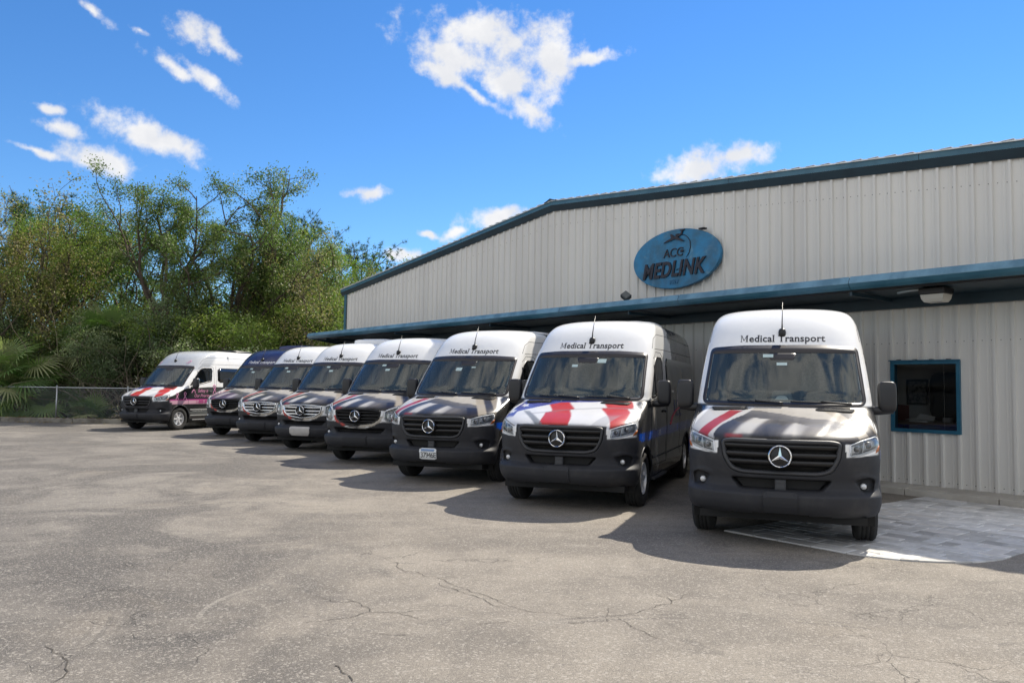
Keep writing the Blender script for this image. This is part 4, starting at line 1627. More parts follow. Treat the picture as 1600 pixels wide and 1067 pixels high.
def conf_text(name, txt, size, cx_, z0, parent, mat, sx=None, off=.004, **kw):
    V2, F2 = text_mesh(txt, size, **kw)
    A = np.array(V2)
    mid = (A[:, 0].min() + A[:, 0].max()) / 2
    u = A[:, 0] - mid
    v = A[:, 1] + z0
    if sx is None:
        P = front_pt(u + cx_, v, off)
    else:
        # read left to right from outside
        P = side_pt(cx_ + u * sx, v, sx, off)
    return link(name, mk_mesh(name, P, F2, mat), parent)


def make_van(X0, Y0, psi, st, hi, label, opt):
    van = empty('parked_van', (X0, Y0, 0), -psi)
    tag(van, label, 'van', 'medical transport vans parked in a row')
    P, q, top, keep, part, vn = get_shell(st.gen, hi)
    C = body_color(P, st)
    objs = {}
    for pid, nm in ((0, 'body'), (1, 'hood'), (2, 'bumper'), (3, 'door'), (4, 'door')):
        f = q[keep & (part == pid)]
        used, inv = np.unique(f, return_inverse=True)
        V = P[used]
        Fq = inv.reshape(f.shape)
        cc = C[used]
        if pid == 0:   # roof cap
            n0 = len(V)
            V = np.concatenate([V, P[top]])
            cc = np.concatenate([cc, C[top]])
            vv = np.concatenate([vn[used], np.tile((0, 0, 1.), (len(top), 1))])
            h = len(top) // 2
            cap = [(n0 + k, n0 + k + 1, n0 + len(top) - 2 - k, n0 + len(top) - 1 - k) for k in range(h)]
            cap = [c for c in cap if len(set(c)) == 4]
            Fq = np.concatenate([Fq, np.array(cap)])
        else:
            vv = vn[used]
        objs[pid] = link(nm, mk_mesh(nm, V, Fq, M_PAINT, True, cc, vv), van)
    body, hood, bump = objs[0], objs[1], objs[2]
    nc = 40 if hi else 20
    new = st.gen == 'new'
    # glazing
    fo = densify(WSH, .06)
    fi = inset(fo, .042)
    fi = [(x, min(z, 2.085) if z > 1.9 else z) for x, z in fi]
    patch('windshield', WSH, van, M_WSHIELD, .001, 0, nc, 16)
    ring_patch('windshield_frit', fo, fi, van, M_FRIT, .0035, .012)
    patch('camera_housing', rounded([(-.15, 2.0), (.15, 2.0), (.17, 2.09), (-.17, 2.09)], .03), van, M_FRIT, .0028, .01, 10, 4)
    for (a, b, c_, d) in opt.get('stickers', ()):
        patch('windshield_sticker', [(a, b), (c_, b), (c_, d), (a, d)], van, M_STICK, .0045, 0, 3, 2)
    for s, dr in ((1, objs[3]), (-1, objs[4])):
        patch('door_window', DWIN, dr, M_DOORGL, .001, 0, 18, 8, sx=s)
        do = densify(DWIN, .06)
        ring_patch('window_seal', do, inset(do, .032), dr, M_PLBLK, .004, .02, sx=s)
        surf_line('window_divider', [(1.80, 1.52), (1.82, 1.99)], dr, M_PLBLK, .012, s, .002)
        patch('side_window', SWIN, van, M_PRIV, .003, .003, 24, 4, sx=s)
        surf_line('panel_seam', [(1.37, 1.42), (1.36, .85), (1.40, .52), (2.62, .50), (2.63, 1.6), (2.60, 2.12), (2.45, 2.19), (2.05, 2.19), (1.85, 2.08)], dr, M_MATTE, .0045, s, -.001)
        MB().superell(tuple(side_pt(np.array(2.42), np.array(1.28), s, .022)), (.016, .075, .02), .5, 12, 8).build('door_handle', M_PLBLK, dr, True)
        surf_line('body_moulding', [(1.5, .66), (1.55, .62), (4.35, .62)], van, M_PLAST, .012, s, .002)
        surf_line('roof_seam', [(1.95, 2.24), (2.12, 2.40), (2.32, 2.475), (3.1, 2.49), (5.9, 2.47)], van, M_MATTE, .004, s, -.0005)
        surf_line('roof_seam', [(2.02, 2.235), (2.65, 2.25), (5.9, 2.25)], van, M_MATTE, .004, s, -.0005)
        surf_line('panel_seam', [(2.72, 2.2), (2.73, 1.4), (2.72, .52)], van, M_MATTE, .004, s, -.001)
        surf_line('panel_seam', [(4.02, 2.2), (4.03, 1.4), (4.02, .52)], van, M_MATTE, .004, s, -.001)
        # wheel arch lips
        for cy in (WB0, WB1):
            pts = []
            for k in range(25):
                a = math.radians(-18 + k * 216 / 24)
                yy, zz = cy + .455 * math.cos(a), WR + .455 * math.sin(a)
                if zz < .27:
                    continue
                pts.append((yy, zz))
            A = np.array(pts)
            pp = side_pt(A[:, 0], A[:, 1], s, -.004)
            MB().tube([tuple(p) for p in pp], .016, 6).build('wheel_arch', M_PLAST, van, True)
        # wing mirror
        mr = empty('wing_mirror')
        mr.parent = van
        mr.location = (s * 1.155, 1.52, 1.555)
        MB().superell((0, 0, 0.02), (.100, .075, .178), .42, 24, 14).build('mirror_shell', M_MIRR, mr, True)
        MB().superell((0, .062, 0.04), (.083, .018, .15), .3, 20, 10).build('mirror_glass', M_CHROME, mr, True)
        MB().tube([(-s * .26, -.03, -.14), (-s * .10, -.005, -.145), (s * .06, .0, -.125)], [.055, .05, .05], 12).build('mirror_arm', M_MIRR, mr, True)
        # headlight
        hl = empty('headlight')
        hl.parent = van
        pl = HLN if new else HLO
        pl = pl if s > 0 else mirror(pl)
        patch('lamp_cover', pl, hl, M_CLEAR, .004, .0, 14 if hi else 8, 8)
        dd = densify(pl, .05)
        ring_patch('lamp_rim', dd, inset(dd, .010 if new else .012), hl, M_LEDW if new else M_REFL, .002, .022)
        if new:
            patch('reflector', rounded([(s * .69, .985), (s * .79, 1.005), (s * .79, 1.10), (s * .69, 1.07)], .015), hl, M_REFL, -.022, .02, 6, 4)
            patch('reflector', rounded([(s * .81, 1.015), (s * .935, 1.055), (s * .935, 1.145), (s * .81, 1.11)], .015), hl, M_REFL, -.024, .02, 6, 4)
            pc = front_pt(np.array(s * .745), np.array(1.045), -.012)
            MB().superell(tuple(pc), (.030, .014, .030), .9, 14, 8).build('projector', M_LAMPDK, hl, True)
            pc = front_pt(np.array(s * .862), np.array(1.085), -.012)
            MB().superell(tuple(pc), (.032, .014, .032), .9, 14, 8).build('projector', M_LAMPDK, hl, True)
            surf_line('light_guide', [(s * .685, 1.075), (s * .69, .98), (s * .80, .998), (s * .945, 1.048)], hl, M_LEDW, .007, None, -.006)
            surf_line('light_guide', [(s * .80, 1.0), (s * .805, 1.06), (s * .815, 1.115)], hl, M_LEDW, .006, None, -.006)
            patch('marker', [(s * .93, 1.0), (s * .965, 1.02), (s * .972, 1.075), (s * .945, 1.045)], hl, M_AMBER, .006, .01, 4, 3)
        else:
            patch('reflector', rounded([(s * .64, .95), (s * .72, .90), (s * .80, .93), (s * .80, 1.06), (s * .66, 1.05)], .02), hl, M_REFL, -.018, .02, 8, 6)
            patch('reflector', rounded([(s * .82, .97), (s * .90, .99), (s * .93, 1.12), (s * .925, 1.2), (s * .82, 1.15)], .02), hl, M_REFL, -.02, .02, 6, 6)
            pc = front_pt(np.array(s * .73), np.array(.985), -.006)
            MB().superell(tuple(pc), (.045, .016, .045), .9, 14, 8).build('projector', M_REFL, hl, True)
            surf_line('light_guide', [(s * .62, 1.09), (s * .72, 1.14), (s * .92, 1.215)], hl, M_REFL, .012, None, -.002)
        # fog lamp
        fp = front_pt(np.array(s * .822), np.array(.66 if new else .635), -.022)
        fg = MB().lathe([(.0, -.012), (.026, -.012), (.032, -.004), (.034, .02)], 18, 'y', tuple(fp)).build('fog_lamp', M_REFL, van, True)
        MB().lathe([(.034, .018), (.036, -.010), (.043, -.008), (.043, .02)], 18, 'y', tuple(fp)).build('fog_bezel', M_PLBLK, fg, True)
    # grille
    gp = GRN if new else GRO
    gd = densify(gp, .04)
    gr = empty('grille')
    gr.parent = van
    ring_patch('grille_frame', gd, inset(gd, .030 if new else .016), gr, (M_PLAST if new else opt.get('grille', M_PLBLK)) if not opt.get('chrome') else M_CHROME, .006, .05, bulge=.006)
    zz = (1.055, .965, .880) if new else (1.065, 1.0, .935, .875)
    zz = zz if new or not opt.get('chrome') else (1.055, .975, .895)
    gm = M_CHROME if opt.get('chrome') else M_PLBLK
    for z in zz:
        A = np.array(gp)
        xs_ = []
        for a, b in zip(A, np.roll(A, -1, 0)):
            if (a[1] > z) != (b[1] > z):
                xs_.append(a[0] + (z - a[1]) / (b[1] - a[1]) * (b[0] - a[0]))
        xm = max(xs_) - .022
        xx = np.linspace(-xm, xm, 25)
        hh = .034 if new else (.017 if not opt.get('chrome') else .021)
        rows = []
        for dz, off in ((hh, -.045), (hh * .9, -.016), (hh * .35, -.004), (-hh * .3, -.010), (-hh, -.030), (-hh, -.05)):
            rows.append(front_pt(xx, np.full_like(xx, z + dz), off))
        V = np.concatenate(rows)
        n = len(xx)
        fc = [(r * n + k, (r + 1) * n + k, (r + 1) * n + k + 1, r * n + k + 1) for r in range(5) for k in range(n - 1)]
        link('slat', mk_mesh('slat', V, fc, gm, True), gr)
    bz = .958 if new else .985
    MB().lathe([(.0, .0), (.11, .0), (.122, .012), (.122, .05)], 32, 'y', (0, -.008, bz)).build('badge_plate', M_PLBLK, gr, True)
    star_emblem(gr, M_CHROME, bz, .115, -.014)
    # lower bumper pieces
    if new:
        patch('intake_bar', [(-.055, .612), (.055, .612), (.055, .712), (-.055, .712)], bump, M_PLAST, -.012, .05, 4, 3)
        patch('radiator', [(-.44, .625), (.44, .625), (.46, .70), (-.46, .70)], bump, M_MATTE, -.07, 0, 12, 3)
        if not opt.get('plate'):
            patch('plate_holder', rounded([(-.165, .395), (.165, .395), (.165, .575), (-.165, .575)], .012), bump, M_HOLDER, .026, .035, 8, 6, smooth=False)
    else:
        ph = opt.get('plateholder', M_HOLDER)
        patch('plate_holder', rounded([(-.22, .40), (.22, .40), (.27, .44), (.27, .585), (-.27, .585), (-.27, .44)], .012), bump, ph, .022, .03, 12, 6, smooth=False)
    if opt.get('plate'):
        pt = patch('license_plate', rounded([(-.155, .425), (.155, .425), (.155, .58), (-.155, .58)], .015), bump, M_PLATE, .020, .02, 8, 4, smooth=False)
        conf_text('plate_characters', opt['plate'], .115, 0, .455, bump, M_LETD, None, .0235, space=.82)
        patch('plate_band', [(-.12, .552), (.12, .552), (.12, .568), (-.12, .568)], bump, principled('plate_blue', (.16, .25, .42), .4), .0225, 0, 6, 2)
    # hood vents and wipers
    for s in (-1, 1):
        vp = rounded([(s * .36, 1.405), (s * .76, 1.392), (s * .78, 1.424), (s * .37, 1.436)], .008)
        vt = patch('hood_vent', vp, hood, M_MATTE, .010, .008, 12, 3)
        for j in range(3):
            surf_line('vent_slat', [(s * .365, 1.411 + j * .009), (s * .77, 1.399 + j * .009)], vt, M_PLAST, .003, None, .012, .1)
    for xa, xb in ((-.60, .02), (.10, .74)):
        w_ = surf_line('wiper', [(xb, 1.475), (xa, 1.492)], van, M_PLBLK, .010, None, .022)
        surf_line('wiper_arm', [(xb, 1.462), ((xa + xb) / 2, 1.485)], w_, M_PLBLK, .012, None, .036)
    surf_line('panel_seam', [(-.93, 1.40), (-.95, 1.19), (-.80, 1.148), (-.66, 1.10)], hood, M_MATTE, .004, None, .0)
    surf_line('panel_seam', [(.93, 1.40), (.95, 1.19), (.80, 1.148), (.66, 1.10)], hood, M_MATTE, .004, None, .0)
    # antenna and lettering
    an = empty('antenna')
    an.parent = van
    bp = front_pt(np.array(0.0), np.array(2.335), .0)
    MB().superell((float(bp[0]), float(bp[1]) + .01, float(bp[2]) + .01), (.046, .060, .062), .75, 14, 10).build('antenna_base', M_PLBLK, an, True)
    MB().tube([(0, float(bp[1]) + .0, float(bp[2]) + .03), (0, float(bp[1]) + .02, float(bp[2]) + .14), (.004, float(bp[1]) + .16, float(bp[2]) + .41)], [.014, .008, .0035], 6).build('antenna_mast', M_PLBLK, an, True)
    if opt.get('text', True):
        lm = M_LETW if st.head[0] < .3 else M_LETD
        conf_text('lettering', 'Medical Transport' if opt.get('wide') else 'Medical Transport', .125, 0, 2.232, van, lm, None, .004, offset=.020, serif=True, space=1.06)
    # cabin
    MB().superell((0, 1.62, 1.20), (.88, .42, .24), .45, 24, 12).build('dashboard', M_INT, van, True)
    sw = MB()
    ring_ = []
    for k in range(25):
        a = 2 * math.pi * k / 24
        ring_.append((.42 + .19 * math.cos(a), 1.98 - .10 * math.sin(a), 1.50 + .15 * math.sin(a)))
    sw.tube(ring_, .014, 6, False)
    sw.tube([(.24, 1.98, 1.50), (.6, 1.98, 1.50)], .014, 6)
    sw.build('steering_wheel', M_BLK, van, True)
    for s in (-1, 1):
        se = MB().superell((s * .46, 2.62, 1.62), (.25, .09, .42), .5, 20, 12).build('seat', M_SEAT, van, True)
        MB().superell((s * .46, 2.60, 2.05), (.14, .06, .10), .6, 16, 8).build('headrest', M_SEAT, se, True)
    MB().quad((-.9, 3.4, .5), (.9, 3.4, .5), (.9, 3.4, 2.55), (-.9, 3.4, 2.55)).build('cabin_shade_sheet', M_INT, van)  # dark sheet added to keep the depth of the open cabin dim
    for s in (-1, 1):
        MB().tube([(s * .80, 2.70, 1.4), (s * .78, 2.70, 2.2)], .06, 8).build('pillar_trim', M_INTL, van, True)
    if opt.get('tablet'):
        tb = patch('tablet_mount', rounded([(-.135, 1.50), (.135, 1.50), (.125, 1.66), (.09, 1.70), (-.09, 1.70), (-.125, 1.66)], .03), van, M_INT, -.10, .04, 10, 6)
        patch('tablet_window', rounded([(-.08, 1.585), (.08, 1.585), (.045, 1.635), (-.045, 1.635)], .01), tb, M_INTL, -.095, .01, 6, 3)
    # running gear
    ub = MB().box(-.84, .84, .30, VL - .15, .26, .34)
    ub.build('underbody', M_MATTE, van)
    for s in (-1, 1):
        for cy in (WB0, WB1):
            m = MB()
            n = 18
            for k in range(n + 1):
                a = math.radians(-20 + 220 * k / n)
                m.v += [(s * .93, cy + .47 * math.cos(a), WR + .47 * math.sin(a)), (s * .55, cy + .47 * math.cos(a), WR + .47 * math.sin(a))]
            for k in range(n):
                m.f.append((2 * k, 2 * k + 1, 2 * k + 3, 2 * k + 2))
            m.f.append(tuple(2 * k + 1 for k in range(n + 1)))
            m.build('wheel_well', M_MATTE, van)
            wheel(van, s * .855, cy, s, M_SILVER)
        MB().bbox(s * .84 if s > 0 else -1.02, 1.02 if s > 0 else -.84, 1.55, 2.55, .30, .345, .01).build('side_step', M_PLAST, van)
    MB().tube([(-.7, WB0, WR), (.7, WB0, WR)], .05, 8).build('axle', M_MATTE, van)
    # roof unit
    ac = opt.get('ac')
    if ac:
        yc, mat_, hgt = ac
        un = MB().superell((0, yc, 2.70 + hgt * .5), (.62, .62, hgt * .62), .38, 28, 12).build('roof_unit', mat_, van, True)
        MB().superell((0, yc - .1, 2.70 + hgt * 1.1), (.42, .35, .02), .4, 20, 6).build('roof_unit_cover', mat_, un, True)
    # printed side marks
    if st.side == 'dark' and opt.get('sidemarks'):
        mb = principled('faded_blue_print', (.06, .075, .20), .4)
        mr_ = principled('faded_red_print', (.35, .04, .06), .4)
        conf_text('side_lettering', 'ACC', .42, 3.75, 1.16, van, mb, 1, .004)
        surf_line('side_swoosh', [(3.0, 1.05), (3.2, 1.17), (3.5, 1.25), (3.9, 1.30), (4.3, 1.28)], van, mr_, .012, 1, .004)
        conf_text('side_number', '1-888', .13, 1.98, .925, van, M_LETW, 1, .004, offset=.01)
    if st.side == 'pink':
        mp_ = principled('pink_print', (.72, .28, .46), .35)
        mh = principled('magenta_print', (.42, .01, .18), .35)
        for cy, cz, k in ((.84, 1.03, .74), (1.20, 1.03, .78), (2.62, 1.22, 1.0)):
            pts = [(cy - .085 * k, cz - .02), (cy - .03 * k, cz + .09 * k), (cy + .05 * k, cz + .20 * k), (cy + .055 * k, cz + .27 * k), (cy, cz + .305 * k), (cy - .055 * k, cz + .27 * k), (cy - .05 * k, cz + .20 * k), (cy + .03 * k, cz + .09 * k), (cy + .085 * k, cz - .02)]
            surf_line('ribbon', pts, van, mp_, .020 * k, 1, -.004, .03)
        surf_line('ribbon', [(1.50, 1.24), (1.56, 1.32), (1.61, 1.36), (1.65, 1.30), (1.67, 1.22)], van, mp_, .020, 1, -.004, .03)
        conf_text('side_lettering', 'Safety is', .15, 2.05, 1.27, van, mp_, 1, .004, shear=.35)
        conf_text('side_lettering', 'Our Priority', .15, 2.02, 1.10, van, mp_, 1, .004, shear=.35)
        conf_text('side_number', '1-888-888-8', .155, 2.12, .89, van, mh, 1, .004, offset=.012)
        surf_line('ribbon', [(.50, 2.255), (.56, 2.33), (.60, 2.37), (.63, 2.33), (.56, 2.25)], van, mp_, .012, None, -.003, .03)
        surf_line('ribbon', [(-.72, 2.23), (-.66, 2.32)], van, mp_, .012, None, -.003, .03)
    return van


M_NAVY = principled('navy_gelcoat', (.024, .03, .09), .3)
stk = ((-.26, 2.035, -.16, 2.075), (-.13, 1.93, -.02, 1.975))
stk2 = ((.16, 2.0, .29, 2.06), (-.22, 1.935, -.13, 1.975))
VANS = [
    (2.77, 8.147, .347, Style('new', 'dark'), True, 'nearest white-topped van beside the office window, dark hood with one red stripe', dict(tablet=True, stickers=((-.22, 2.03, -.10, 2.07), (-.06, 1.93, .06, 1.965)))),
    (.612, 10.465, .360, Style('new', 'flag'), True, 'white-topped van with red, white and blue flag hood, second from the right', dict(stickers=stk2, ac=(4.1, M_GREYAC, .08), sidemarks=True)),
    (-1.358, 13.085, .380, Style('new', 'dark'), True, 'white-topped van with a white licence plate on its dark bumper', dict(stickers=((-.20, 1.90, -.08, 1.96), (.10, 1.955, .18, 1.975)), plate='137946E', ac=(4.4, M_GREYAC, .07))),
    (-3.166, 16.038, .355, Style('old', 'dark'), False, 'older white-topped van with all-black grille and wide black plate holder', dict(stickers=stk)),
    (-5.026, 18.821, .335, Style('old', 'dark'), False, 'older white-topped van with chrome grille bars and bare pale plate holder', dict(stickers=stk, chrome=True, plateholder=mottled('bare_plate', (.52, .50, .47), (.44, .42, .40), 6, .5), ac=(3.9, M_GREYAC, .16))),
    (-6.771, 21.049, .355, Style('old', 'dark'), False, 'older white-topped van with chrome grille bars next to the navy-topped van', dict(stickers=stk, chrome=True)),
    (-8.537, 23.408, .346, Style('old', 'dark', head=(.022, .028, .085), tint=1.0), False, 'navy-topped van with white roof lettering and black grille', dict(stickers=stk, ac=(3.9, M_NAVY, .16))),
    (-12.393, 25.945, .353, Style('new', 'flag', head=(.52, .54, .57), side='pink'), False, 'leftmost van with flag hood and pink ribbons along its dark side', dict(tablet=True, text=False, ac=(4.6, M_PLBLK, .10))),
]
for a in VANS:
    make_van(*a)
# ------------------------------------------------------------------ wood behind the lot


def leaf_material(name, trans=.42):
    m = bpy.data.materials.new(name)
    m.use_nodes = True
    t = NT(m.node_tree)
    b = t.n['Principled BSDF']
    at = t.add('ShaderNodeAttribute', attribute_name='wrap')
    t.l.new(at.outputs['Color'], b.inputs['Base Color'])
    b.inputs['Roughness'].default_value = .5
    tr = t.add('ShaderNodeBsdfTranslucent')
    t.l.new(t.mix(1.0, at.outputs['Color'], (.85, 1.1, .6), 'MULTIPLY'), tr.inputs[0])
    mx = t.add('ShaderNodeMixShader')
    mx.inputs[0].default_value = trans
    t.l.new(b.outputs[0], mx.inputs[1])
    t.l.new(tr.outputs[0], mx.inputs[2])
    t.l.new(mx.outputs[0], t.n['Material Output'].inputs[0])
    return m


M_LEAF = leaf_material('foliage')
M_BARK = mottled('oak_bark', (.115, .088, .065), (.055, .042, .032), 5, .95, streak=.4, bump=.6, bscale=40)
M_TWIG = mottled('dry_twigs', (.34, .28, .21), (.17, .135, .10), 3, .95)
NR = np.random.default_rng(7)
LEAF_GAIN = np.array([2.12, 2.0, 1.85])


def leaf_cloud(centers, dirs, per, spread, size, cols, up=.35, aspect=.5, flat=.75):
    """rhombic leaves scattered round twig tips: returns V, F, C"""
    n = len(centers) * per
    c = np.repeat(centers, per, 0) + NR.normal(0, 1, (n, 3)) * np.array([spread, spread, spread * flat])
    nr = NR.normal(0, 1, (n, 3))
    nr[:, 2] = np.abs(nr[:, 2]) + up
    nr /= np.linalg.norm(nr, axis=1)[:, None]
    a = NR.normal(0, 1, (n, 3))
    a -= (a * nr).sum(1)[:, None] * nr
    a /= np.linalg.norm(a, axis=1)[:, None]
    b = np.cross(nr, a)
    s = size * NR.uniform(.6, 1.35, n)[:, None]
    V = np.stack([c - a * s, c + b * s * aspect + nr * s * .12, c + a * s, c - b * s * aspect + nr * s * .12], 1)
    F = np.arange(n * 4).reshape(n, 4)
    # tone varies by twig (clump) and by leaf
    k = np.repeat(NR.uniform(0, 1, len(centers)), per)
    cell = np.floor(c / np.array([1.15, 1.15, .8]) + .35 * np.sin(c * 2.1)).astype(np.int64)
    h = (cell[:, 0] * 73856093) ^ (cell[:, 1] * 19349663) ^ (cell[:, 2] * 83492791)
    cl = ((h % 1009) / 1009.0)
    k = np.clip(k * .30 + cl * .50 + NR.uniform(-.05, .30, n), 0, .999)
    cols = np.array(cols) * LEAF_GAIN
    i = k * (len(cols) - 1)
    lo = np.floor(i).astype(int)
    fr = (i - lo)[:, None]
    col = cols[lo] * (1 - fr) + cols[np.minimum(lo + 1, len(cols) - 1)] * fr
    col = col * NR.uniform(.8, 1.2, n)[:, None]
    C = np.concatenate([np.repeat(col, 4, 0), np.ones((n * 4, 1))], 1)
    return V.reshape(-1, 3), F, C


def grow(seed, H, trunk, spread, limbs=7, subs=5, twigs=5, lean=(0, 0), r0=.22, droop=0.0, crownlow=.3, stems=1):
    """branch skeleton: list of polylines with radii, and twig tips"""
    rg = random.Random(seed)
    lines, tips = [], []

    def poly(p, d, L, n, wob, lift):
        pts = [p.copy()]
        for k in range(n):
            d = (d + Vector((rg.gauss(0, wob), rg.gauss(0, wob), rg.gauss(0, wob) + lift))).normalized()
            p = p + d * (L / n)
            pts.append(p.copy())
        return pts, d

    for st_ in range(stems):
        base = Vector((0, 0, 0)) if stems == 1 else Vector((rg.uniform(-.5, .5), rg.uniform(-.5, .5), 0)) * spread * .25
        d0 = Vector((lean[0] + rg.gauss(0, .06), lean[1] + rg.gauss(0, .06), 1)).normalized()
        if stems > 1:
            d0 = Vector((rg.gauss(0, .35), rg.gauss(0, .35), 1)).normalized()
        tp, d = poly(base, d0, trunk, 6, .07, .03)
        rr = r0 / math.sqrt(stems)
        lines.append((tp, [rr * (1.25 - .65 * k / 6) if k else rr * 1.5 for k in range(7)]))
        for li in range(limbs):
            f = crownlow + (1 - crownlow) * (li + rg.random()) / limbs
            ip = f * (len(tp) - 1)
            i0 = min(int(ip), len(tp) - 2)
            p = tp[i0].lerp(tp[i0 + 1], ip - i0)
            az = li * 2.4 + rg.uniform(-.5, .5)
            el = rg.uniform(.25, .75) + .75 * f
            dd = Vector((math.cos(az) * math.cos(el), math.sin(az) * math.cos(el), math.sin(el)))
            top = (H - p.z)
            L = min(spread * rg.uniform(.75, 1.15) / max(math.cos(el), .45), top / max(math.sin(el), .3) * rg.uniform(.8, 1.02))
            lp, dl = poly(p, dd, L, 7, .16, .05 - droop)
            lr = rr * .40
            lines.append((lp, [lr * (1 - .82 * k / 7) + .008 for k in range(8)]))
            for si in range(subs):
                g = .3 + .7 * (si + rg.random()) / subs
                jp = g * (len(lp) - 1)
                j0 = min(int(jp), len(lp) - 2)
                q = lp[j0].lerp(lp[j0 + 1], jp - j0)
                ds = (dl + Vector((rg.gauss(0, .8), rg.gauss(0, .8), rg.gauss(.1, .5)))).normalized()
                Ls = L * rg.uniform(.22, .42)
                sp, de = poly(q, ds, Ls, 4, .22, .04 - droop)
                lines.append((sp, [lr * .34 * (1 - .8 * k / 4) + .005 for k in range(5)]))
                for ti in range(twigs):
                    jj = rg.uniform(.35, 1) * (len(sp) - 1)
                    j1 = min(int(jj), len(sp) - 2)
                    u = sp[j1].lerp(sp[j1 + 1], jj - j1)
                    dt = (de + Vector((rg.gauss(0, .9), rg.gauss(0, .9), rg.gauss(0, .7)))).normalized()
                    e = u + dt * rg.uniform(.2, .65) * max(1, spread / 4)
                    lines.append(([u, u.lerp(e, .5) + Vector((0, 0, .03)), e], [.010, .007, .004]))
                    tips.append(e)
                    tips.append(u.lerp(e, .55))
    return lines, np.array([tuple(t) for t in tips])


def build_branches(name, lines, mat):
    m = MB()
    for pts, rad in lines:
        m.tube(pts, rad, 7 if rad[0] > .06 else (5 if rad[0] > .02 else 3), cap=False)
    return m.mesh(name, mat, True)


G_OAK = [(.018, .032, .010), (.036, .062, .018), (.060, .090, .028), (.085, .115, .040), (.115, .135, .05)]
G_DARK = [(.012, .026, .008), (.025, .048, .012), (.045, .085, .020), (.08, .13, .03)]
G_YEL = [(.032, .055, .012), (.060, .098, .020), (.095, .140, .030), (.135, .165, .04), (.17, .165, .05)]
G_DRY = [(.075, .065, .03), (.12, .105, .05), (.17, .14, .07), (.10, .115, .04), (.06, .085, .03)]
G_MYR = [(.030, .050, .024), (.060, .088, .046), (.10, .125, .070), (.14, .165, .095)]
G_PINE = [(.012, .030, .008), (.022, .050, .012), (.040, .078, .018)]

PROTO = {}


def proto(key, seed, H, trunk, spread, cols, per=26, lsp=.26, lsz=.062, extra=None, **kw):
    lines, tips = grow(seed, H, trunk, spread, **kw)
    V, F, C = leaf_cloud(tips, None, per, lsp, lsz, cols, **(extra or {}))
    PROTO[key] = (build_branches('trunk', lines, M_BARK), mk_mesh('crown', V, F, M_LEAF, False, C))


proto('oak_a', 21, 12.0, 6.8, 4.3, G_OAK, 40, .22, .060, limbs=12, subs=7, twigs=6, r0=.24, crownlow=.30, lean=(-.10, 0))
proto('oak_b', 34, 10.6, 5.4, 4.6, G_OAK, 40, .22, .060, limbs=11, subs=7, twigs=6, r0=.26, crownlow=.25, lean=(.06, 0))
proto('broad', 51, 9.0, 5.0, 3.0, G_YEL, 36, .23, .056, limbs=11, subs=6, twigs=5, r0=.13, crownlow=.18)
proto('dark', 63, 9.5, 6.0, 2.7, G_DARK, 40, .24, .062, limbs=11, subs=6, twigs=5, r0=.15, crownlow=.30)
proto('dry', 72, 7.5, 4.2, 2.8, G_DRY, 14, .26, .048, limbs=10, subs=6, twigs=5, r0=.09, crownlow=.1, stems=2)
proto('shrub', 83, 3.9, 1.9, 2.1, G_MYR, 44, .19, .046, limbs=6, subs=5, twigs=4, r0=.10, crownlow=.05, stems=3)
proto('brush', 95, 4.6, 2.6, 2.0, G_YEL, 32, .19, .045, limbs=6, subs=5, twigs=4, r0=.09, crownlow=.05, stems=3)
proto('sprig', 17, 11.4, 10.0, 1.5, G_OAK, 30, .22, .058, limbs=16, subs=3, twigs=3, r0=.10, crownlow=.35, lean=(.16, 0))


def pine_proto():
    lines, tips = grow(44, 12.0, 9.8, 2.6, limbs=14, subs=5, twigs=3, r0=.20, crownlow=.58)
    per = 26
    n = len(tips) * per
    c = np.repeat(tips, per, 0)
    d = NR.normal(0, 1, (n, 3)) + np.array([0, 0, .5])
    d /= np.linalg.norm(d, axis=1)[:, None]
    L = NR.uniform(.20, .34, n)[:, None]
    sd = np.cross(d, NR.normal(0, 1, (n, 3)))
    sd /= np.linalg.norm(sd, axis=1)[:, None]
    V = np.stack([c - sd * .010, c + sd * .010, c + d * L], 1).reshape(-1, 3)
    F = np.arange(n * 3).reshape(n, 3)
    k = np.repeat(NR.integers(0, 3, len(tips)), per)
    col = np.array(G_PINE)[k] * 1.7 * NR.uniform(.8, 1.25, n)[:, None]
    C = np.concatenate([np.repeat(col, 3, 0), np.ones((n * 3, 1))], 1)
    PROTO['pine'] = (build_branches('trunk', lines, M_BARK), mk_mesh('crown', V, F, M_LEAF, False, C))


pine_proto()


def tree(name, key, x, y, label, s=1.0, rz=0.0, cat='tree', group='trees of the wood', sz=None):
    t = empty(name, (x, y, -.05), rz)
    t.scale = (s, s, sz or s)
    tag(t, label, cat, group)
    a, b = PROTO[key]
    link('trunk' if cat == 'tree' else 'stems', a, t)
    link('crown' if cat == 'tree' else 'foliage', b, t)
    return t


def px(p, y):
    return (p - 800) / 1230.5 * y


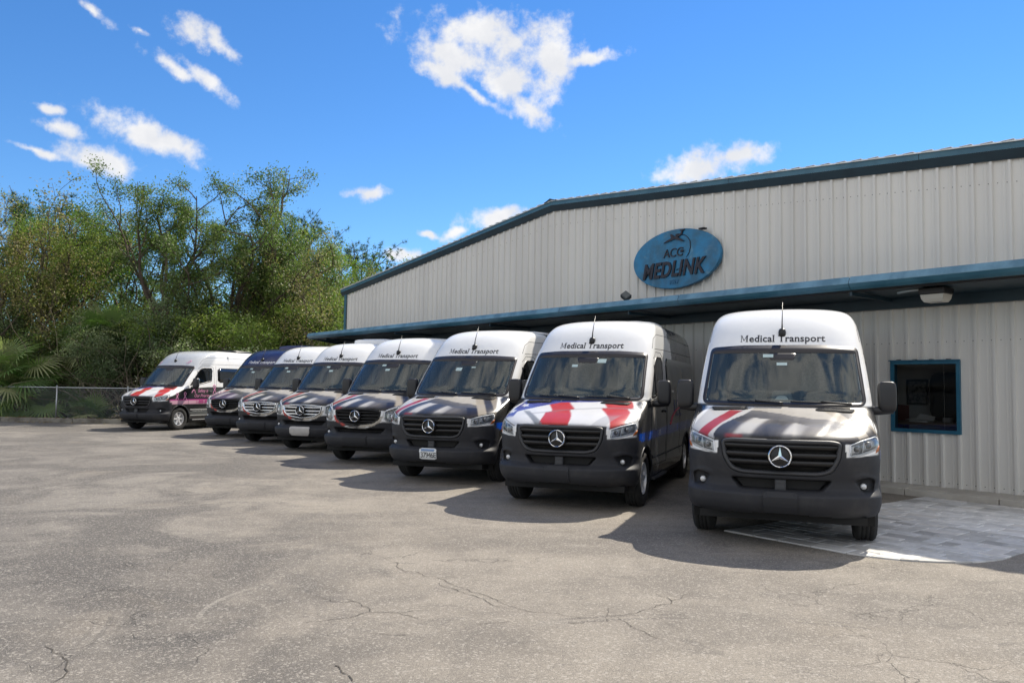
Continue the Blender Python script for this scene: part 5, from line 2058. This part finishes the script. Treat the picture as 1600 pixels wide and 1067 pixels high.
TREES = [
    ('oak_tree', 'oak_a', px(250, 35.5), 35.5, 'tallest oak with open leafy crown above the pink-ribbon van', .86, 3.3),
    ('oak_tree', 'oak_b', px(352, 36.5), 36.5, 'broad oak with dark forked trunk right of the tallest oak', .90, 2.1),
    ('pine_tree', 'pine', px(22, 42), 42, 'dark round-topped pine at the left edge of the wood', .92, .5),
    ('broadleaf_tree', 'dark', px(100, 40), 40, 'dense dark green tree between the left pine and the tallest oak', 1.05, 1.0),
    ('broadleaf_tree', 'broad', px(25, 37), 37, 'yellow-green tree at the far left above the palmettos', .98, 2.0),
    ('broadleaf_tree', 'broad', px(140, 38.5), 38.5, 'yellow-green tree behind the cabbage palm', 1.0, 4.0),
    ('bare_tree', 'dry', px(85, 35.5), 35.5, 'thin dry brownish tree left of the cabbage palm', 1.12, .6),
    ('bare_tree', 'dry', px(-20, 38), 38, 'tall twiggy dry tree cut by the left edge of view', 1.35, 2.6),
    ('pine_tree', 'pine', px(468, 47), 47, 'dark flat-topped pine behind the broad oak', .95, 2.4),
    ('pine_tree', 'pine', px(556, 52), 52, 'dark pine standing left of the warehouse roof edge', .88, 4.4),
    ('broadleaf_tree', 'broad', px(452, 40), 40, 'bright green tree right of the broad oak', 1.0, .9),
    ('broadleaf_tree', 'broad', px(528, 44), 44, 'bright green tree beside the warehouse corner', .98, 5.2),
    ('broadleaf_tree', 'dark', px(585, 50), 50, 'dark green tree partly behind the warehouse corner', .90, 2.9),
    ('bare_tree', 'dry', px(480, 38), 38, 'reddish dry tree near the warehouse corner', 1.0, 1.9),
    ('oak_tree', 'oak_b', px(520, 41), 41, 'smaller oak in front of the pine by the warehouse', .80, 4.0),
    ('broadleaf_tree', 'broad', px(692, 66), 66, 'small tree top showing above the left roof slope', 1.10, 3.0),
    ('broadleaf_tree', 'dark', px(200, 45), 45, 'dark tree filling the gap behind the tallest oak', 1.0, 3.7),
    ('broadleaf_tree', 'dark', px(395, 46), 46, 'dark tree filling the gap behind the broad oak', .95, .2),
    ('oak_tree', 'sprig', px(415, 37.4), 37.4, 'slender leaning sapling whose tip tops the broad oak', 1.0, .0),
]
for nm, key, x, y, lb, s, rz in TREES:
    tree(nm, key, x, y, lb, s, rz)
SHRUBS = [
    ('wax_myrtle', 'shrub', px(238, 33.4), 33.4, 'large grey-green shrub right behind the leftmost van', 1.12, .4),
    ('wax_myrtle', 'shrub', px(205, 34.0), 34.0, 'grey-green shrub behind the fence left of the leftmost van', .95, 2.2),
    ('brush_shrub', 'brush', px(112, 35.4), 35.4, 'yellow-green brush behind the fence post', .92, 1.1),
    ('brush_shrub', 'brush', px(300, 34.0), 34.0, 'yellow-green brush under the tallest oak', 1.0, 3.0),
    ('brush_shrub', 'brush', px(372, 34.5), 34.5, 'olive brush at the foot of the broad oak', .95, 4.6),
    ('brush_shrub', 'brush', px(425, 36.0), 36.0, 'olive brush above the navy-topped van', 1.05, .9),
    ('brush_shrub', 'brush', px(478, 37.0), 37.0, 'tall brush above the chrome-grille vans', 1.15, 2.7),
    ('brush_shrub', 'brush', px(528, 38.5), 38.5, 'brush touching the left end of the canopy', 1.15, 5.5),
    ('wax_myrtle', 'shrub', px(60, 36.0), 36.0, 'grey-green shrub behind the left palmettos', 1.0, 3.9),
    ('wax_myrtle', 'shrub', px(400, 38.0), 38.0, 'grey-green shrub behind the navy-topped van', 1.2, 1.4),
]
for nm, key, x, y, lb, s, rz in SHRUBS:
    tree(nm, key, x, y, lb, s, rz, 'shrub', 'shrubs at the edge of the wood')


def fan_frond(seed, R_=.75, nseg=26, arc=250):
    rg = random.Random(seed)
    V, F = [], []
    for k in range(nseg):
        a = R(-arc / 2 + arc * k / (nseg - 1))
        L = R_ * (.78 + .22 * math.cos(a * .6)) * rg.uniform(.9, 1.05)
        d = Vector((math.cos(a), math.sin(a), .10))
        sd = Vector((-math.sin(a), math.cos(a), 0))
        dr = rg.uniform(.16, .34)
        i = len(V)
        for t, w_ in ((.05, .006), (.40, .032), (.75, .026), (1.0, .005)):
            p = d * (L * t) + Vector((0, 0, -dr * L * t**2.6))
            V += [tuple(p - sd * w_), tuple(p + sd * w_)]
        for j in range(3):
            F.append((i + 2 * j, i + 2 * j + 1, i + 2 * j + 3, i + 2 * j + 2))
    return np.array(V), F


def palm(name, x, y, label, stem, n, plen, seed, cols, R_=.75, low=-.4, scale=1.0):
    rg = random.Random(seed)
    root = tag(empty(name, (x, y, -.05)), label, 'palm', 'palms along the fence')
    root.scale = (scale,) * 3
    if stem:
        pts = [(0.02 * math.sin(k), 0, stem * k / 6) for k in range(7)]
        MB().tube(pts, [.19, .17, .16, .16, .15, .16, .13], 10).build('trunk', M_BARK, root, True)
    for k in range(n):
        az = k * 2.39996 + rg.uniform(-.3, .3)
        el = low + (1.35 - low) * ((k + .5) / n)**.8
        d = Vector((math.cos(az) * math.cos(el), math.sin(az) * math.cos(el), math.sin(el)))
        L = plen * rg.uniform(.8, 1.15)
        sag = Vector((0, 0, -.18 * L))
        b0 = Vector((0, 0, stem))
        tip = b0 + d * L + sag
        mid = b0 + d * L * .55
        V, F = fan_frond(seed * 31 + k, R_ * rg.uniform(.85, 1.1))
        fd = (tip - mid).normalized()
        q = fd.to_track_quat('X', 'Z').to_matrix()
        q = q @ Matrix.Rotation(rg.uniform(-.6, .6), 3, 'X')
        A = np.array(q)
        Vw = V @ A.T + np.array(tip)
        Vw[:, 2] -= .10 * np.linalg.norm(V, axis=1)**2
        Vw[:, 2] = np.maximum(Vw[:, 2], .03)
        m = MB()
        m.tube([b0, mid, tip], [.022, .016, .010], 4, False)
        nv = len(m.v)
        col = np.array(cols[rg.randrange(len(cols))]) * rg.uniform(.9, 1.6)
        allV = np.concatenate([np.array(m.v), Vw])
        allF = m.f + [tuple(nv + i for i in f) for f in F]
        C = np.tile(np.array([*col, 1.0]), (len(allV), 1))
        link('frond', mk_mesh('frond', allV, allF, M_LEAF, False, C), root)
    return root


P_GR = [(.10, .17, .05), (.14, .21, .065), (.19, .25, .09), (.25, .26, .13)]
palm('cabbage_palm', px(166, 34.4), 34.4, 'cabbage palm with fan fronds left of the tallest oak', 3.4, 34, 1.2, 3, P_GR, 1.0, -.9)
palm('saw_palmetto', px(4, 32.5), 32.5, 'big palmetto with drooping fronds at the left frame edge', 1.5, 34, 1.55, 5, P_GR, 1.15, -.75)
palm('saw_palmetto', px(50, 33.0), 33.0, 'palmetto behind the rail left of the fence post', 1.0, 30, 1.4, 8, P_GR, 1.05, -.6)
palm('saw_palmetto', px(146, 32.8), 32.8, 'small low palmetto behind the fence right of the post', .15, 14, .65, 11, P_GR, .60, .0)
palm('saw_palmetto', px(102, 33.4), 33.4, 'dark palmetto directly behind the fence right of its post', .3, 14, .9, 13, P_GR[:2], .70, .05)
palm('cabbage_palm', px(415, 43), 43, 'distant cabbage palm in the gap right of the broad oak', 5.6, 22, 1.1, 17, P_GR[:2], .8, -.6)

# undergrowth: tangled twigs and leaves that nobody could count
n = 1500
cx_ = NR.uniform(0, 1, n)
yy = 35.6 + NR.uniform(0, 1, n)**1.3 * 10
xx = (-60 + cx_ * 660 - 800) / 1230.5 * yy
zz = NR.uniform(.03, 1, n)**1.2 * 3.6
cen = np.stack([xx, yy, zz], -1)
V, F, C = leaf_cloud(cen, None, 22, .34, .060, [(.03, .042, .015), (.065, .078, .026), (.11, .11, .045), (.075, .11, .03), (.14, .12, .06)])
ug = link('undergrowth', mk_mesh('undergrowth', V, F, M_LEAF, False, C))
tag(ug, 'tangled low undergrowth along the edge of the wood', 'undergrowth', kind='stuff')
n = 900
cx_ = NR.uniform(0, 1, n)
yy = 46 + NR.uniform(0, 1, n) * 14
xx = (-120 + cx_ * 780 - 800) / 1230.5 * yy
zz = NR.uniform(0, 1, n) * (7.2 + 1.6 * np.sin(xx * .55))
cen = np.stack([xx, yy, zz], -1)
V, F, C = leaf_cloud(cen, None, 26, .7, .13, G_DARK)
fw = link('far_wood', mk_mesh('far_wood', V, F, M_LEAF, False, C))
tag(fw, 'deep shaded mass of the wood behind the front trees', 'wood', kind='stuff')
m = MB()
rg = random.Random(9)
for k in range(950):
    y = 33.0 + rg.random()**1.4 * 6
    x = px(rg.uniform(-40, 580), y)
    z = rg.uniform(0, 1.2)
    d = Vector((rg.gauss(0, .6), rg.gauss(0, .4), rg.uniform(.3, 1.3))).normalized()
    p = Vector((x, y, z))
    pts = [p]
    L = rg.uniform(1.4, 4.6)
    for j in range(5):
        d = (d + Vector((rg.gauss(0, .28), rg.gauss(0, .28), rg.gauss(-.08, .22)))).normalized()
        p = p + d * (L / 5)
        pts.append(p)
    r = rg.uniform(.007, .020)
    m.tube(pts, [r, r * .9, r * .8, r * .6, r * .5, r * .3], 3, False)
dt = m.build('dry_twigs', M_TWIG)
tag(dt, 'dry brown twigs and vines tangled through the undergrowth', 'twigs', kind='stuff')
# fallen leaves along the kerb
n = 260
cen = np.stack([NR.uniform(-27, -11, n), np.zeros(n), np.full(n, .004)], -1)
cen[:, 1] = 30.63 - .135 * (cen[:, 0] + 19.78) + np.abs(NR.normal(0, .35, n)) * np.where(NR.uniform(0, 1, n) > .35, 1, -1) * .8
cen[:, 2] = np.where(cen[:, 1] > 30.63 - .135 * (cen[:, 0] + 19.78), .17, .006)
V, F, C = leaf_cloud(cen, None, 3, .05, .045, [(.10, .07, .035), (.15, .105, .05), (.06, .04, .022)], flat=.05, up=3)
ll = link('fallen_leaves', mk_mesh('fallen_leaves', V, F, M_LEAF, False, C))
tag(ll, 'dry fallen leaves scattered along the kerb', 'leaves', kind='stuff')
